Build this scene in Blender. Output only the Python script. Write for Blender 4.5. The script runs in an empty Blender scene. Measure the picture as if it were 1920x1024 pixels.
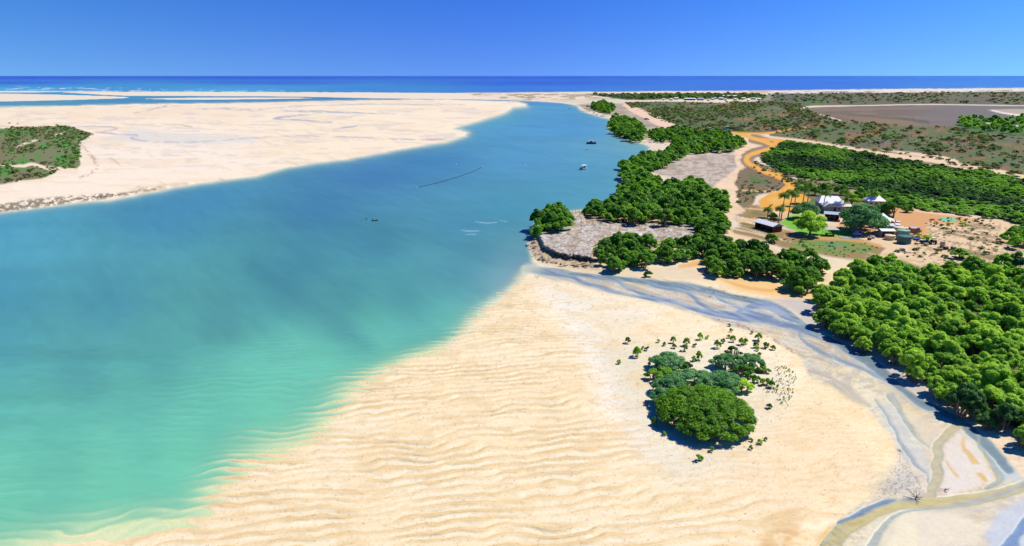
import bpy, math, random
import numpy as np
random.seed(7); RS = np.random.RandomState(11)
SC = bpy.context.scene; COL = SC.collection
R = math.radians
# ---------------------------------------------------------------- camera
FPX = 1281.0; CX, CY = 960.0, 512.0; HOR = 142.2; H = 45.0
PITCH = math.atan((CY - HOR) / FPX)
cam = bpy.data.objects.new('camera', bpy.data.cameras.new('camera')); COL.objects.link(cam)
cam.data.sensor_width = 36; cam.data.lens = 36 * FPX / 1920
cam.location = (0, 0, H); cam.rotation_euler = (R(90) - PITCH, 0, 0)
cam.data.clip_start = 1; cam.data.clip_end = 600000
SC.camera = cam
# ---------------------------------------------------------------- sky, sun, exposure
SUN_AZ = R(66); SUN_EL = R(53)
w = bpy.data.worlds.new('World'); SC.world = w; w.use_nodes = True
nt = w.node_tree; bg = nt.nodes['Background']; bg.inputs['Strength'].default_value = 0.094
sky = nt.nodes.new('ShaderNodeTexSky'); sky.sky_type = 'NISHITA'; sky.sun_disc = False
sky.sun_elevation = SUN_EL; sky.sun_rotation = SUN_AZ; sky.altitude = 0
sky.air_density = 1.0; sky.dust_density = 0.0; sky.ozone_density = 4.0
tc = nt.nodes.new('ShaderNodeTexCoord')
va = nt.nodes.new('ShaderNodeVectorMath'); va.operation = 'ADD'; va.inputs[1].default_value = (0, 0, 0.16)
vn = nt.nodes.new('ShaderNodeVectorMath'); vn.operation = 'NORMALIZE'
hs = nt.nodes.new('ShaderNodeHueSaturation'); hs.inputs['Saturation'].default_value = 1.40; hs.inputs['Hue'].default_value = 0.522
nt.links.new(tc.outputs['Generated'], va.inputs[0]); nt.links.new(va.outputs[0], vn.inputs[0])
nt.links.new(vn.outputs[0], sky.inputs[0]); nt.links.new(sky.outputs[0], hs.inputs['Color']); 
sx = nt.nodes.new('ShaderNodeSeparateXYZ'); nt.links.new(tc.outputs['Generated'], sx.inputs[0])
def wm(op, a, b):
    n = nt.nodes.new('ShaderNodeMath'); n.operation = op
    for i, v in enumerate((a, b)):
        if hasattr(v, 'is_output'): nt.links.new(v, n.inputs[i])
        else: n.inputs[i].default_value = v
    return n.outputs[0]
xq = wm('MINIMUM', wm('POWER', wm('ABSOLUTE', wm('ADD', sx.outputs[0], 0.02), 0), 1.6), 0.5)
gr = wm('ADD', wm('MULTIPLY', xq, 1.05), 1.0); rd = wm('ADD', wm('MULTIPLY', xq, 0.9), 0.97); bl = wm('ADD', wm('MULTIPLY', xq, 0.2), 1.22)
cc_ = nt.nodes.new('ShaderNodeCombineColor'); nt.links.new(rd, cc_.inputs[0]); nt.links.new(gr, cc_.inputs[1]); nt.links.new(bl, cc_.inputs[2])
mm_ = nt.nodes.new('ShaderNodeMix'); mm_.data_type = 'RGBA'; mm_.blend_type = 'MULTIPLY'; mm_.inputs[0].default_value = 1
nt.links.new(hs.outputs[0], mm_.inputs[6]); nt.links.new(cc_.outputs[0], mm_.inputs[7]); nt.links.new(mm_.outputs[2], bg.inputs['Color'])
sl = bpy.data.lights.new('sun', 'SUN'); sl.energy = 4.6; sl.angle = R(0.5); sl.color = (1, 0.945, 0.83)
sun = bpy.data.objects.new('sun', sl); COL.objects.link(sun)
sun.rotation_euler = (R(90) - SUN_EL, 0, math.pi - SUN_AZ)
sun.location = (100, 50, 150)
SC.view_settings.view_transform = 'Standard'; SC.view_settings.look = 'None'
SC.view_settings.exposure = 0.30; SC.view_settings.gamma = 1.0
SC.cycles.max_bounces = 6; SC.cycles.diffuse_bounces = 2; SC.cycles.glossy_bounces = 2
SC.cycles.transparent_max_bounces = 8; SC.cycles.caustics_reflective = False; SC.cycles.caustics_refractive = False
# ---------------------------------------------------------------- maths helpers
cp, sp_ = math.cos(PITCH), math.sin(PITCH)
def unproj(px, py, z=0.0):
    "ground point seen at photo pixel (px, py) at height z"
    x = (np.asarray(px, float) - CX) / FPX; y = (CY - np.asarray(py, float)) / FPX
    dz = -sp_ + y * cp; t = (z - H) / dz
    return x * t, (cp + y * sp_) * t
def proj(X, Y, Z):
    dz = Z - H; f = Y * cp - dz * sp_; u = Y * sp_ + dz * cp
    return CX + X / f * FPX, CY - u / f * FPX
def hsh(ix, iy, s):
    h = (ix * 374761393 + iy * 668265263 + s * 1442695041) & 0xffffffff
    h = ((h ^ (h >> 13)) * 1274126177) & 0xffffffff
    return ((h ^ (h >> 16)) & 0xffff) / 65535.0
def noise(x, y, s=0):
    xi = np.floor(x).astype(np.int64); yi = np.floor(y).astype(np.int64)
    fx = x - xi; fy = y - yi; fx = fx*fx*(3-2*fx); fy = fy*fy*(3-2*fy)
    a = hsh(xi, yi, s); b = hsh(xi+1, yi, s); c = hsh(xi, yi+1, s); d = hsh(xi+1, yi+1, s)
    return (a + (b-a)*fx) * (1-fy) + (c + (d-c)*fx) * fy
def fbm(x, y, s=0, o=4):
    r = 0; a = 0.5; t = 0
    for i in range(o):
        r = r + a * noise(x, y, s + i*17); t += a; a *= 0.5; x = x*2.03 + 5.1; y = y*2.03 + 3.7
    return r / t
def ss(a, b, x):
    t = np.clip((x - a) / (b - a), 0, 1); return t*t*(3-2*t)
def L(*c):
    "sRGB 0-255 seen in the photo -> albedo under this sun"
    c = np.array(c, float) / 255
    return np.where(c <= 0.04045, c/12.92, ((c+0.055)/1.055)**2.4) / 1.38
# ---------------------------------------------------------------- lattice of the ground
xs = np.concatenate([np.linspace(-900, -70, 60), np.arange(-60, 1981, 1.7), np.linspace(1992, 2820, 60)])
ys = np.concatenate([[142.23, 142.3, 142.4], np.arange(142.6, 165, 0.6), np.arange(165, 262, 0.8), np.arange(262, 1040, 1.6),
                     np.arange(1042, 1100, 6), np.linspace(1110, 1700, 30)])
PX, PY = np.meshgrid(xs, ys)
NY, NX = PX.shape
# domain warp for natural outlines (scale grows towards the camera like perspective does)
sc_ = np.clip((PY - 142) / 200, 0.04, 2.5)
WN1 = fbm(PX/(30*sc_+6), PY/(12*sc_+2), 3, 4) - 0.5
WN2 = fbm(PX/(30*sc_+6) + 40, PY/(12*sc_+2) + 9, 8, 4) - 0.5
class Win:
    def __init__(s, pts, m):
        x0, x1 = pts[:,0].min()-m, pts[:,0].max()+m; y0, y1 = pts[:,1].min()-m, pts[:,1].max()+m
        s.s = (slice(np.searchsorted(ys, y0), np.searchsorted(ys, y1)), slice(np.searchsorted(xs, x0), np.searchsorted(xs, x1)))
def segd(x, y, pts, closed, ysc=1.0, wd=None):
    n = len(pts); D = np.full(x.shape, 1e9); ins = np.zeros(x.shape, bool)
    for i in range(n if closed else n-1):
        ax, ay = pts[i]; bx, by = pts[(i+1) % n]
        vx, vy = bx-ax, (by-ay)*ysc; qx = x-ax; qy = (y-ay)*ysc
        t = np.clip((qx*vx + qy*vy) / (vx*vx+vy*vy+1e-9), 0, 1)
        d = np.sqrt((qx-t*vx)**2 + (qy-t*vy)**2)
        if wd is not None: d = d - (wd[i] + (wd[i+1]-wd[i])*t)
        D = np.minimum(D, d)
        if closed:
            c = ((ay > y) != (by > y)); 
            if by != ay: ins ^= c & (x < (bx-ax)*(y-ay)/(by-ay) + ax)
    return np.where(ins, -D, D) if closed else D
def polysd(pts, m=40, warp=0, ysc=1.0):
    "signed distance in photo pixels, positive inside; -m outside the window"
    pts = np.array(pts, float); W = Win(pts, m + warp + 4).s
    out = np.full((NY, NX), -float(m)); x = PX[W] + warp*2*WN1[W]; y = PY[W] + warp*WN2[W]
    out[W] = np.maximum(-segd(x, y, pts, True, ysc), -m); return out
def smooth_line(pts, k=3):
    p = np.array(pts, float)
    for _ in range(k):
        q = [p[0]]
        for i in range(len(p)-1): q += [p[i]*0.75+p[i+1]*0.25, p[i]*0.25+p[i+1]*0.75]
        q.append(p[-1]); p = np.array(q)
    return p
def stroke(pts, soft=2.0, warp=0, ysc=1.0, k=1):
    "pts: (x, y, halfwidth); soft mask 0..1"
    p = smooth_line(pts, k); W = Win(p[:, :2], p[:,2].max() + soft + warp + 4).s
    out = np.zeros((NY, NX)); x = PX[W] + warp*2*WN1[W]; y = PY[W] + warp*WN2[W]
    d = segd(x, y, p[:, :2], False, ysc, p[:,2]); out[W] = 1 - ss(-soft*0.5, soft*0.5, d); return out
def pmask(pts, soft=3, warp=0, ysc=1.0):
    return ss(-soft*0.5, soft*0.5, polysd(pts, m=soft+2, warp=warp, ysc=ysc))
# ================================================================ outlines, traced on the photo
FG = [(1003,521),(969,536),(934,564),(905,579),(875,594),(850,609),(826,624),(757,650),(732,664),(683,690),(640,716),(624,735),(612,756),
      (597,781),(560,812),(488,836),(440,860),(424,894),(397,925),(385,960),(350,985),(248,1006),(124,1024),(-60,1062),(-300,1120),(-900,1300),(-900,1800),(2900,1800),(2900,480),
      (1500,480),(1340,500),(1230,508),(1136,516),(1071,512),(1040,512),(1030,519)]
BANK = [(960,187.6),(1007,189.4),(1057,193),(1083,197),(1089,205),(1106,212),(1133,219.6),(1149,222.5),(1142,237),(1153,252),(1180,263.6),(1203,268),(1221,275),
      (1214,287),(1200,296),(1183,302),(1168,311),(1162,337),(1163,354),(1154,372),(1136,381),(1100,394),(1060,397),(1040,405),(1013,413),(1003,425),(1000,445),(991,457),
      (994,471),(1003,490),(1024,503),(1071,510),(1136,516),(1230,520),(1400,530),(2900,530),(2900,160.5),(2100,164),(1920,165.7),(1700,167.5),(1440,170.5),(1300,171.5),(1000,174),(900,175),(860,176)]
FLAT = [(-900,204),(0,202.8),(70,201.2),(150,199),(220,197),(290,196),(480,193.2),(685,188.6),(832,187.5),(920,189.8),(970,191.5),(987,195.5),(984,198.5),(960,201),(946,211),
      (890,228.4),(855,238.7),(846,241.6),(862,245),(874,249),(870,255),(832,266.5),(796,271),(732,282.6),(685,291.4),(644,298.8),(591,304.6),(538,313.4),(480,329.5),(410,338),(322,351.5),
      (264,363),(205,375),(146,379),(73,388),(0,397),(-120,412),(-900,520)]
SPITB = [(118,172.9),(180,172.3),(300,172.8),(480,173),(700,173.8),(860,174.6),(1100,173),(1100,187),(960,187.2),(832,185.8),(685,184),(583,181.6),(480,180.4),(240,179.6),(190,177.6),(150,175)]
SPITA = [(-900,174),(0,175.6),(100,177.4),(200,180.4),(242,182.4),(235,184),(150,187),(0,190.4),(-900,196)]
BARC = [(272,185),(340,183.6),(480,182.9),(560,183.2),(585,184),(560,185),(480,186),(400,187),(320,186.8)]
SPITZ = [(-900,169),(-100,170.5),(60,171.4),(110,172.2),(60,173.2),(-100,173.4),(-900,173)]
LSCRUB = [(-900,240),(0,238),(60,237),(126,236.5),(147,243),(173,250),(161,261),(149,267),(152,278),(150,296),(152,307),(141,316),(117,316),(110,322),(88,331),(44,338),(0,345),(-900,380)]
PLAT = [(1010,446),(1004,432),(1020,415),(1044,404),(1060,400),(1092,400),(1096,416),(1136,416),(1194,418),(1253,418),(1306,418),(1306,439),(1282,448),(1224,451),(1165,448),(1121,457),(1112,477),
        (1118,487),(1086,483),(1048,479),(1030,470),(1018,464)]
PLAT2 = [(1222,322),(1240,309),(1262,302),(1311,286),(1375,283),(1392,290),(1384,307),(1380,322),(1350,345),(1320,355),(1290,342),(1262,334)]
PLAT3 = [(1083,196),(1120,193),(1150,194),(1171,194),(1183,208),(1215,222.6),(1247,236),(1285,247),(1224,250),(1212,262),(1190,262),(1200,235),(1165,222),(1130,212),(1098,206)]
CREEK = [(1003,517),(1040,516),(1071,511),(1136,516),(1200,519),(1282,527),(1326,537),(1370,551),(1440,562),(1478,578),(1507,603),(1537,624),(1566,639),(1616,656),(1660,690),(1701,730),(1733,750),(1777,771),
         (1821,797),(1865,835),(1900,875),(1935,920),(2100,1100),(2300,1800),(1400,1800),(1500,1090),(1537,1020),(1572,976),(1630,930),(1683,938),(1740,925),(1735,890),(1700,865),(1683,847),(1674,824),(1645,789),(1616,753),(1580,735),(1522,712),(1513,697),
         (1501,667),(1466,650),(1440,630),(1356,609),(1311,591.5),(1253,574),(1194,559),(1124,547.5),(1071,531),(1040,527)]
CH = [ # creek channels: points (x, y, halfwidth), water colour
 ([(985,505,10),(1030,516,7),(1071,521,4),(1086,533,4),(1124,540,3.5),(1147,550,4),(1188,559,3.5),(1224,562,5),(1268,565,5),(1291,577,5),(1326,586,8),(1370,592,10),(1414,597,10),(1440,603,9),(1498,618,9),(1557,641,8),(1604,661,9),(1650,690,12),(1700,722,16),(1745,757,16)], (128,158,196)),
 ([(1003,507,7),(1060,514,7),(1150,522,6),(1215,526,6),(1300,538,7),(1370,554,8),(1440,570,6),(1470,582,7),(1504,608,9),(1540,630,9),(1575,645,9),(1620,663,12),(1660,690,15),(1715,730,17),(1760,762,13),(1800,786,14),(1850,830,12),(1890,880,8)], (112,145,160)),
 ([(1110,523,2),(1160,527,3),(1172,538,3),(1200,549,3.5),(1220,557,4),(1240,562,4)], (118,150,190)),
 ([(1214,526,3),(1232,536,3),(1288,544,3),(1303,556,4),(1312,568,3.5),(1340,584,3)], (130,160,195)),
 ([(1340,551,3),(1352,562,3),(1380,575,3),(1410,588,6),(1440,596,6)], (140,165,205)),
 ([(1380,585,3),(1420,570,8),(1450,575,10),(1480,600,6)], (150,172,210)),
 ([(1490,620,1.5),(1496,640,2),(1530,656,3),(1575,672,4),(1620,690,4),(1665,712,3)], (166,180,206)),
 ([(1668,742,8),(1682,758,7),(1688,775,3),(1698,790,3),(1708,806,4),(1722,822,1.5),(1745,838,1)], (206,206,186)),
 ([(1640,748,1),(1668,792,1.5),(1686,825,2.5),(1700,850,3),(1726,880,3),(1740,905,2)], (176,186,196)),
 ([(1800,790,12),(1775,810,9),(1760,840,8),(1755,875,9),(1752,910,10),(1745,938,14)], (228,214,168)),
 ([(1935,905,16),(1885,925,12),(1820,940,14),(1750,948,14),(1700,946,12),(1650,958,12),(1600,980,16),(1568,1005,18),(1545,1040,22),(1500,1120,26)], (230,212,144)),
 ([(1722,938,3),(1695,934,5),(1660,941,6),(1625,957,6),(1595,970,5),(1568,982,3)], (105,140,185)),
 ([(1918,906,6),(1900,920,5),(1850,935,5),(1800,948,4),(1750,955,3),(1690,962,4),(1660,985,5),(1640,1015,9),(1630,1060,14)], (198,202,196)),
 ([(1930,965,6),(1915,985,5),(1900,1020,14),(1890,1090,40)], (110,150,210)),
 ([(1834,812,1),(1840,845,3),(1866,880,6),(1876,900,6),(1850,915,5)], (200,200,180)),
]
land = [(FG, 0.0042, 0.0040, 500), (BANK, 0.05, 0.035, 60), (FLAT, 0.02, 0.018, 60), (SPITB, 0.15, 0.2, 14), (SPITA, 0.15, 0.2, 14), (BARC, 0.2, 0.2, 8), (SPITZ, 0.3, 0.3, 8)]
GX, GY = unproj(PX, PY, 0)
Z = np.full((NY, NX), -9.0)
zmaxs = [0.55, 0.8, 0.5, 0.4, 0.4, 0.25, 0.2]
sdl = []
for (poly, kp, kn, m), zm in zip(land, zmaxs):
    wv = 4 if poly is FG else (3 if poly in (BANK, FLAT) else 0.6)
    sd = polysd(poly, m=m, warp=wv, ysc=1.0 if poly in (FG,) else 1.6); sdl.append(sd)
    if poly is FG: sd = np.where(sd > -m+.01, sd - 26*ss(560, 640, PY)*ss(960, 800, PY), sd)
    k = kp if poly is FG else kp
    z = np.where(sd > 0, zm * (1 - np.exp(-sd*kp/zm)), sd*kn*(1 + (2.2*ss(740, 590, PY) if poly is FG else 0)))
    z = np.where(sd <= -m + 0.01, -9, z); Z = np.maximum(Z, z)
sFG, sBANK, sFLAT, sB, sA, sC, sZ = sdl
ZB = np.maximum(Z, -2.2)
# ---- sand ripples and bars on the near sand, real relief
fgm = ss(-260, -10, sFG) * (PY > 480)
wx = GX*0.10 + 2.4*(fbm(GX/26, GY/26, 21, 3)-0.5); wy = GY + 6.5*(fbm(GX/20, GY/14, 31, 3)-0.5) + 2.6*(fbm(GX/5, GY/5, 35, 3)-0.5)
slope = 0.16*GX - 0.003*(GX-20)**2 * (GX > 20)
ph = (wy - slope)/1.75
fr = ph - np.floor(ph)
saw = np.where(fr < 0.72, (fr/0.72)**1.3, (1-fr)/0.28)         # gentle stoss, steep lee side
ampn = np.clip(fbm(GX/7, GY/2.6, 41, 3)*3.0-0.80, 0.10 + .25*ss(240, 60, np.abs(sFG)), 1.3)
calm = pmask([(1000,480),(1010,560),(1100,650),(1060,720),(1240,880),(1500,960),(1640,960),(2000,900),(2000,480)], 130, 20) * 0.86
calm = np.maximum(calm, pmask([(1230,930),(1900,880),(2300,1800),(1500,1800),(1480,1080)], 200, 10)*0.6)
RA = fgm * (1-calm) * ampn * (1 - .65*ss(900, 980, PY)*ss(40, -20, sFG))
ph2 = (wy*1.0 - slope*1.5 + 1.3*np.sin(GX/4.0))/1.25; rip2 = np.abs(ph2 - np.floor(ph2) - 0.5)*2
csd = polysd(CREEK, m=80, warp=3); creek = ss(-4, 4, csd); crz = ss(-60, 4, csd)
fgm_land = ss(-6, 12, sFG)*(PY > 480)*(1-creek)
Z2 = ZB + RA*(saw-0.45)*0.19*(1-creek) + fgm*(rip2-0.5)*0.030*(1-creek) + fgm*(1-creek)*0.10*(fbm(GX/14, GY/9, 51, 3)-0.5)
# finer dune swells on calm part
Z2 = Z2 + fgm_land*calm*0.07*(fbm((GX+0.5*GY)/5, (GY-0.3*GX)/1.6, 55, 3)-0.5)
# ---- creek bed and channels
cm = np.zeros((NY, NX)); CCOL = np.zeros((NY, NX, 3)); 
chm = []
for pts, c in CH:
    c = tuple(0.8*np.array(c) + 0.2*np.array((190,186,176))) if c[2] > c[0] else c
    m = stroke(pts, 10, 11, 1.3, 2); chm.append((stroke([(a, b, h+4) for a, b, h in pts], 22, 8, 1.3, 2), c))
    CCOL = CCOL*(1-m[..., None]) + L(*c)*m[..., None]; cm = np.maximum(cm, m)
zc = 0.05 + 0.06*(fbm(GX/5, GY/5, 61, 3)-0.5)
Z2 = Z2*(1-crz) + crz*zc
cmw = cm*np.maximum(creek, ss(1100, 1040, PX))
Z2 = Z2*(1-cmw) + (-0.07)*cmw
# ---- rock platforms: a raised limestone slab with an eroded edge
plat = polysd(PLAT, m=30, warp=3); plat = np.where(plat > -29, plat + 7*(fbm(PX/5, PY/2.5, 78, 3)-.5), plat)
rim = ss(-1.5, 4.5, plat)
rock = rim*(PY > 380)
rn = fbm(PX/9, PY/4, 71, 5)
Z2 = Z2 + rock*(0.3 + 1.0*ss(1190, 1120, PX) + 0.25*(rn-0.5)*2) + ss(-26, 0, plat)*(1-rim)*0.35*(fbm(GX/1.5, GY/1.5, 75, 4)-0.15)*(sBANK > 0)
plat2 = pmask(PLAT2, 8, 7); Z2 = Z2 + plat2*0.25*(fbm(PX/10, PY/4, 77, 4)-0.3)
plat3 = pmask(PLAT3, 3, 2)
# ---- right forest bank and left shore rubble
bankm = ss(6, 30, polysd(CREEK, m=60, warp=4)*-1)*(PX > 1300)*(sBANK <= 60)*ss(1440, 1520, PX)
lshore = stroke([(-60,402,7),(0,391,8),(70,381,9),(146,373,6),(200,368,5),(240,363,3),(300,352,2)], 6, 4)
Z2 = Z2 + lshore*0.5*np.clip(fbm(PX/6, PY/3, 81, 4)-0.42, 0, 1)*3*0.5
Z2 = Z2 + pmask([(1545,600),(1640,640),(1700,690),(1790,740),(1860,780),(1940,830),(2900,900),(2900,470),(1560,480)], 30, 5)*0.15
near = ss(160, 260, PY)
Z2 = Z2 + ss(0, 20, np.maximum(sBANK, sFLAT))*0.10*near*(fbm(GX/9, GY/9, 88, 4)-0.5)
Z2 = np.where(PY < 150, -2.2, Z2)
TZ = Z2
TX, TY = unproj(PX, PY, TZ)
def tz(px, py):
    "terrain height under a photo pixel"
    i = np.clip(np.searchsorted(ys, py), 0, NY-1); j = np.clip(np.searchsorted(xs, px), 0, NX-1)
    return np.maximum(TZ[i, j], 0.0)
def at(px, py, dz=0.0):
    z = float(tz(px, py)); x, y = unproj(px, py, z); return float(x), float(y), z + dz
# ================================================================ ground colour (what each place is made of)
def lay(C, m, c, a=1.0):
    m = np.asarray(m)*a
    if isinstance(c, tuple): c = L(*c)
    return C*(1-m[..., None]) + c*m[..., None]
n1 = fbm(PX/(60*sc_+8), PY/(20*sc_+2), 101, 4); n2 = fbm(PX/(14*sc_+3), PY/(6*sc_+1), 105, 4); n3 = fbm(PX/4, PY/2.2, 109, 3)
C = np.ones((NY, NX, 3))*L(240,224,196)
WET = np.zeros((NY, NX))
# near sand
m = (PY > 480)
C = lay(C, m*1.0, (250,226,186))
C = lay(C, m*ss(0.40, 0.62, n1), (252,232,198), 0.8)
C = lay(C, pmask([(1000,540),(1060,600),(1120,740),(1200,860),(1230,830),(1190,700),(1100,600),(1080,560)], 60, 12), (250,242,230), 0.85)
C = lay(C, pmask([(1040,535),(1130,640),(1230,640),(1420,650),(1500,720),(1440,900),(1250,900),(1210,860),(1110,640)], 60, 10), (232,224,206), 0.75)
C = lay(C, pmask([(1120,600),(1180,640),(1230,660),(1220,760),(1180,780),(1140,700)], 70, 8), (228,214,184), 0.5)
C = lay(C, pmask([(1480,760),(1600,760),(1660,850),(1600,930),(1450,960),(1330,900)], 90, 10), (252,222,182), 0.7)
C = lay(C, pmask([(1330,1060),(1400,1000),(1470,970),(1560,980),(1520,1060)], 60, 10)*ss(0.35,0.7,n2), (214,164,96), 0.75)
C = lay(C, pmask([(1000,530),(1150,560),(1230,590),(1180,620),(1060,580)], 40, 8), (236,230,216), 0.6)
# debris-stained lee faces of the ripples, then light-dark swells painted over them
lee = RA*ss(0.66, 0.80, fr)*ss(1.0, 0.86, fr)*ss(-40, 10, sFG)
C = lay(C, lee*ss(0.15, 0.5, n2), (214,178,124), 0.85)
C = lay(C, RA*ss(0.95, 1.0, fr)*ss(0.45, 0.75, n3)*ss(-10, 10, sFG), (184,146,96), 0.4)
C = lay(C, RA*ss(.30,.62,fr)*ss(.98,.78,fr)*ss(-40,10,sFG), (234,204,154), .6)  # broad soft stain, also paints the dark half of the swells
C = lay(C, RA*ss(0.02, 0.2, fr)*ss(.5,.3,fr), (253,240,214), 0.6)  # highlight painted into the sand colour on the gentle side
C = lay(C, fgm_land*ss(.62, .74, fbm(PX/5, PY/3, 113, 3)), (214,184,138), 0.35)
C = lay(C, fgm_land*ss(.55, .7, fbm(PX/34, PY/12, 115, 4)), (236,206,158), 0.5)
C = lay(C, fgm_land*ss(.80, .86, fbm(PX/3.2, PY/2, 117, 2)), (150,122,84), 0.5)
C = lay(C, (1-RA)*fgm_land*ss(.5, .9, rip2)*ss(.45, .6, fbm(GX/6, GY/3, 119, 3)), (226,198,152), 0.35)
C = lay(C, fgm_land*ss(25, -10, sFG), (236,200,150), 0.55)
# far sand flat
m = (ss(-1, 1, sFLAT) > 0)*(PY < 540)*(PX < 1000)*1.0
C = lay(C, m, (252,234,200))
C = lay(C, m*pmask([(-100,300),(160,250),(480,240),(520,300),(430,335),(300,350),(-100,395)], 60, 10), (252,238,216), 0.9)
C = lay(C, m*pmask([(-900,206),(0,212),(200,222),(480,224),(480,200),(0,205)], 8, 4), (246,222,190), 0.6)
C = lay(C, m, (252,230,190), .35)
C = lay(C, m*ss(.5,.62,fbm(PX/70, PY/6, 191, 5)), (244,220,184), .6)
C = lay(C, m*ss(.6,.68,fbm(PX/40, PY/3, 193, 5))*ss(330,300,PY), (206,198,190), .45)
C = lay(C, m*pmask([(190,262),(260,240),(330,250),(480,258),(480,268),(330,270),(240,265)], 14, 5), (226,222,206), 0.8)
C = lay(C, m*ss(0.55, 0.75, n2)*ss(0.5, 0.6, n1), (232,210,176), 0.55)
for pts, cc, a in [
  ([(130,235,.8),(190,237,1),(225,240,1.6),(205,246,1),(185,248,.6)], (182,182,186), .85),
  ([(180,248,1),(230,252,1.4),(265,253,1.5),(240,259,1.6),(270,264,1.4),(320,267,1),(400,265,.7),(450,261,.7),(520,255,.8),(590,255.5,1),(700,258,1.2),(760,262,1.6),(830,262,1.5)], (190,182,190), .9),
  ([(480,207,.6),(510,201,.9),(590,198.5,.8),(680,195.8,.8)], (176,182,200), .9),
  ([(625,193,.6),(650,195,1),(700,196,1.3),(800,196.3,1.2),(870,196,.6)], (186,182,190), .8),
  ([(525,207,.6),(570,209,1.8),(620,210,2.4),(680,213,1.2),(740,214,.8)], (165,180,200), .9),
  ([(580,215,.6),(540,218,2),(505,222,2.2),(560,226,1.8),(620,228.5,.8)], (170,176,196), .9),
  ([(625,242,1),(645,239,1.6),(668,236,1)], (140,175,205), .9),
  ([(380,205,.8),(420,203,1.2),(430,206,1.6)], (178,180,196), .8),
  ([(450,206,1.2),(480,208,1.8)], (170,176,198), .8),
  ([(250,212,.6),(280,206,1.2),(312,199,1.2)], (186,182,184), .8),
  ([(300,232,.4),(340,234,.5),(360,238,.6)], (150,140,120), .7),
  ([(204,296,.6),(218,302,.9),(226,312,.8)], (196,168,130), .7),
  ([(600,225,.5),(700,226,.5)], (216,196,170), .7),
  ([(730,245,.6),(820,248,.8)], (222,196,180), .6)]:
    C = lay(C, stroke([(x_, y_, h_*1.3+.2) for x_, y_, h_ in pts], 3.2, 4, 1.6, 2)*m*ss(.30,.5,n2), tuple(np.array(cc)*np.array((.98,.97,.95))), a*.9)
# left scrub headland
ls = pmask(LSCRUB, 4, 7)
C = lay(C, ls, (126,128,84))
C = lay(C, ls*ss(0.46, 0.56, n2), (84,146,56), 0.9)
C = lay(C, ls*ss(0.56, 0.66, n1), (132,118,84), 0.8)
C = lay(C, stroke([(152,272,2),(168,288,3),(182,305,4),(180,318,3),(150,334,2)], 5, 5)*ss(0.4, 0.6, n3), (190,150,112), 0.7)
for pts in ([(30,275,1),(50,268,2),(70,262,1.5)], [(95,256,1),(110,252,2),(122,248,1.5)], [(-20,308,2),(40,313,2.5),(62,306,3),(82,313,3),(110,318,5),(140,322,6)], [(-60,240,2),(14,239,2),(30,241,1)]):
    C = lay(C, stroke(pts, 2, 3), (246,224,190))
C = lay(C, lshore*ss(0.42, 0.5, fbm(PX/7, PY/3, 81, 4)), (120,112,92), 0.85)
C = lay(C, pmask([(230,352),(300,346),(400,336),(420,332),(430,338),(330,351),(240,366)], 6, 4)*ss(.4,.6,n2), (200,178,138), 0.5)
# right bank base: pale sand, then its materials
m = ss(-1, 1, sBANK)*(PY < 700)
C = lay(C, m*ss(560, 470, PY)*(sFG < 30), (236,216,186))
dun = m*(PY < 200)
C = lay(C, dun*pmask([(880,175.5),(1200,175.5),(1200,187),(1000,188.5),(900,184)], 3, 1)*ss(0.48, 0.56, fbm(PX/16, PY/1.6, 120, 4)), (150,140,100), 0.75)
C = lay(C, m*pmask([(1020,186.5),(1160,186),(1180,194),(1100,195),(1050,192)], 3, 1), (214,206,172), 0.7)
SCR = [(1171,192.5),(1240,189.5),(1300,190),(1400,190.5),(1450,188),(1450,175.5),(1640,173.5),(1920,171.6),(2900,168),(2900,440),(1920,352),(1850,332),(1762,311),(1674,296),(1600,284),(1513,268),(1450,262),(1441,250),(1377,249),(1300,245),(1247,236),(1230,226),(1215,219),(1190,206)]
scr = pmask(SCR, 2.5, 2)
C = lay(C, scr, (110,106,64))
C = lay(C, scr*ss(0.46, 0.56, n2), (76,112,46), 0.9)
C = lay(C, scr*ss(0.55, 0.66, fbm(PX/40, PY/9, 131, 4)), (146,106,64), 0.8)
C = lay(C, scr*ss(0.60, 0.68, fbm(PX/50, PY/7, 137, 4)), (112,100,96), 0.7)
C = lay(C, scr*ss(0.66, 0.74, n3), (80,88,54), 0.5)
C = lay(C, scr*ss(0.70, 0.76, fbm(PX/5, PY/2, 141, 3)), (176,150,116), 0.35)
C = lay(C, pmask([(1440,176),(1640,174.5),(1920,172),(2900,168),(2900,197),(1920,198),(1740,195),(1560,197),(1420,190)], 3, 1), (98,98,72), 0.75)
C = lay(C, pmask([(1505,189),(1540,188.6),(1560,192),(1545,196),(1510,194)], 3, 2), (66,122,40), 0.8)
C = lay(C, pmask([(1100,177),(1240,175.6),(1420,175.6),(1440,182),(1380,186),(1250,186),(1190,190),(1150,184)], 2, 1), (64,96,58))
C = lay(C, pmask([(1180,187),(1240,188),(1310,187),(1380,186.5),(1400,190),(1440,191),(1360,193),(1240,190.4),(1176,191)], 2, 1), (240,220,190), 0.9)
C = lay(C, pmask([(1400,170.5),(1470,169.5),(1470,173.5),(1410,176)], 2, 1), (205,180,140), 0.8)
C = lay(C, m*pmask([(1440,170),(1920,165.5),(2900,160),(2900,168.5),(1920,171.4),(1640,174),(1440,176)], 1.2, .5), (234,222,202))
C = lay(C, m*pmask([(1440,172),(1920,168.5),(2900,164),(2900,168.5),(1920,171.4),(1640,174),(1440,176)], 1.2, .5)*ss(0.5,0.6,fbm(PX/14, PY/1.2, 151, 3)), (120,112,86), .7)
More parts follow.
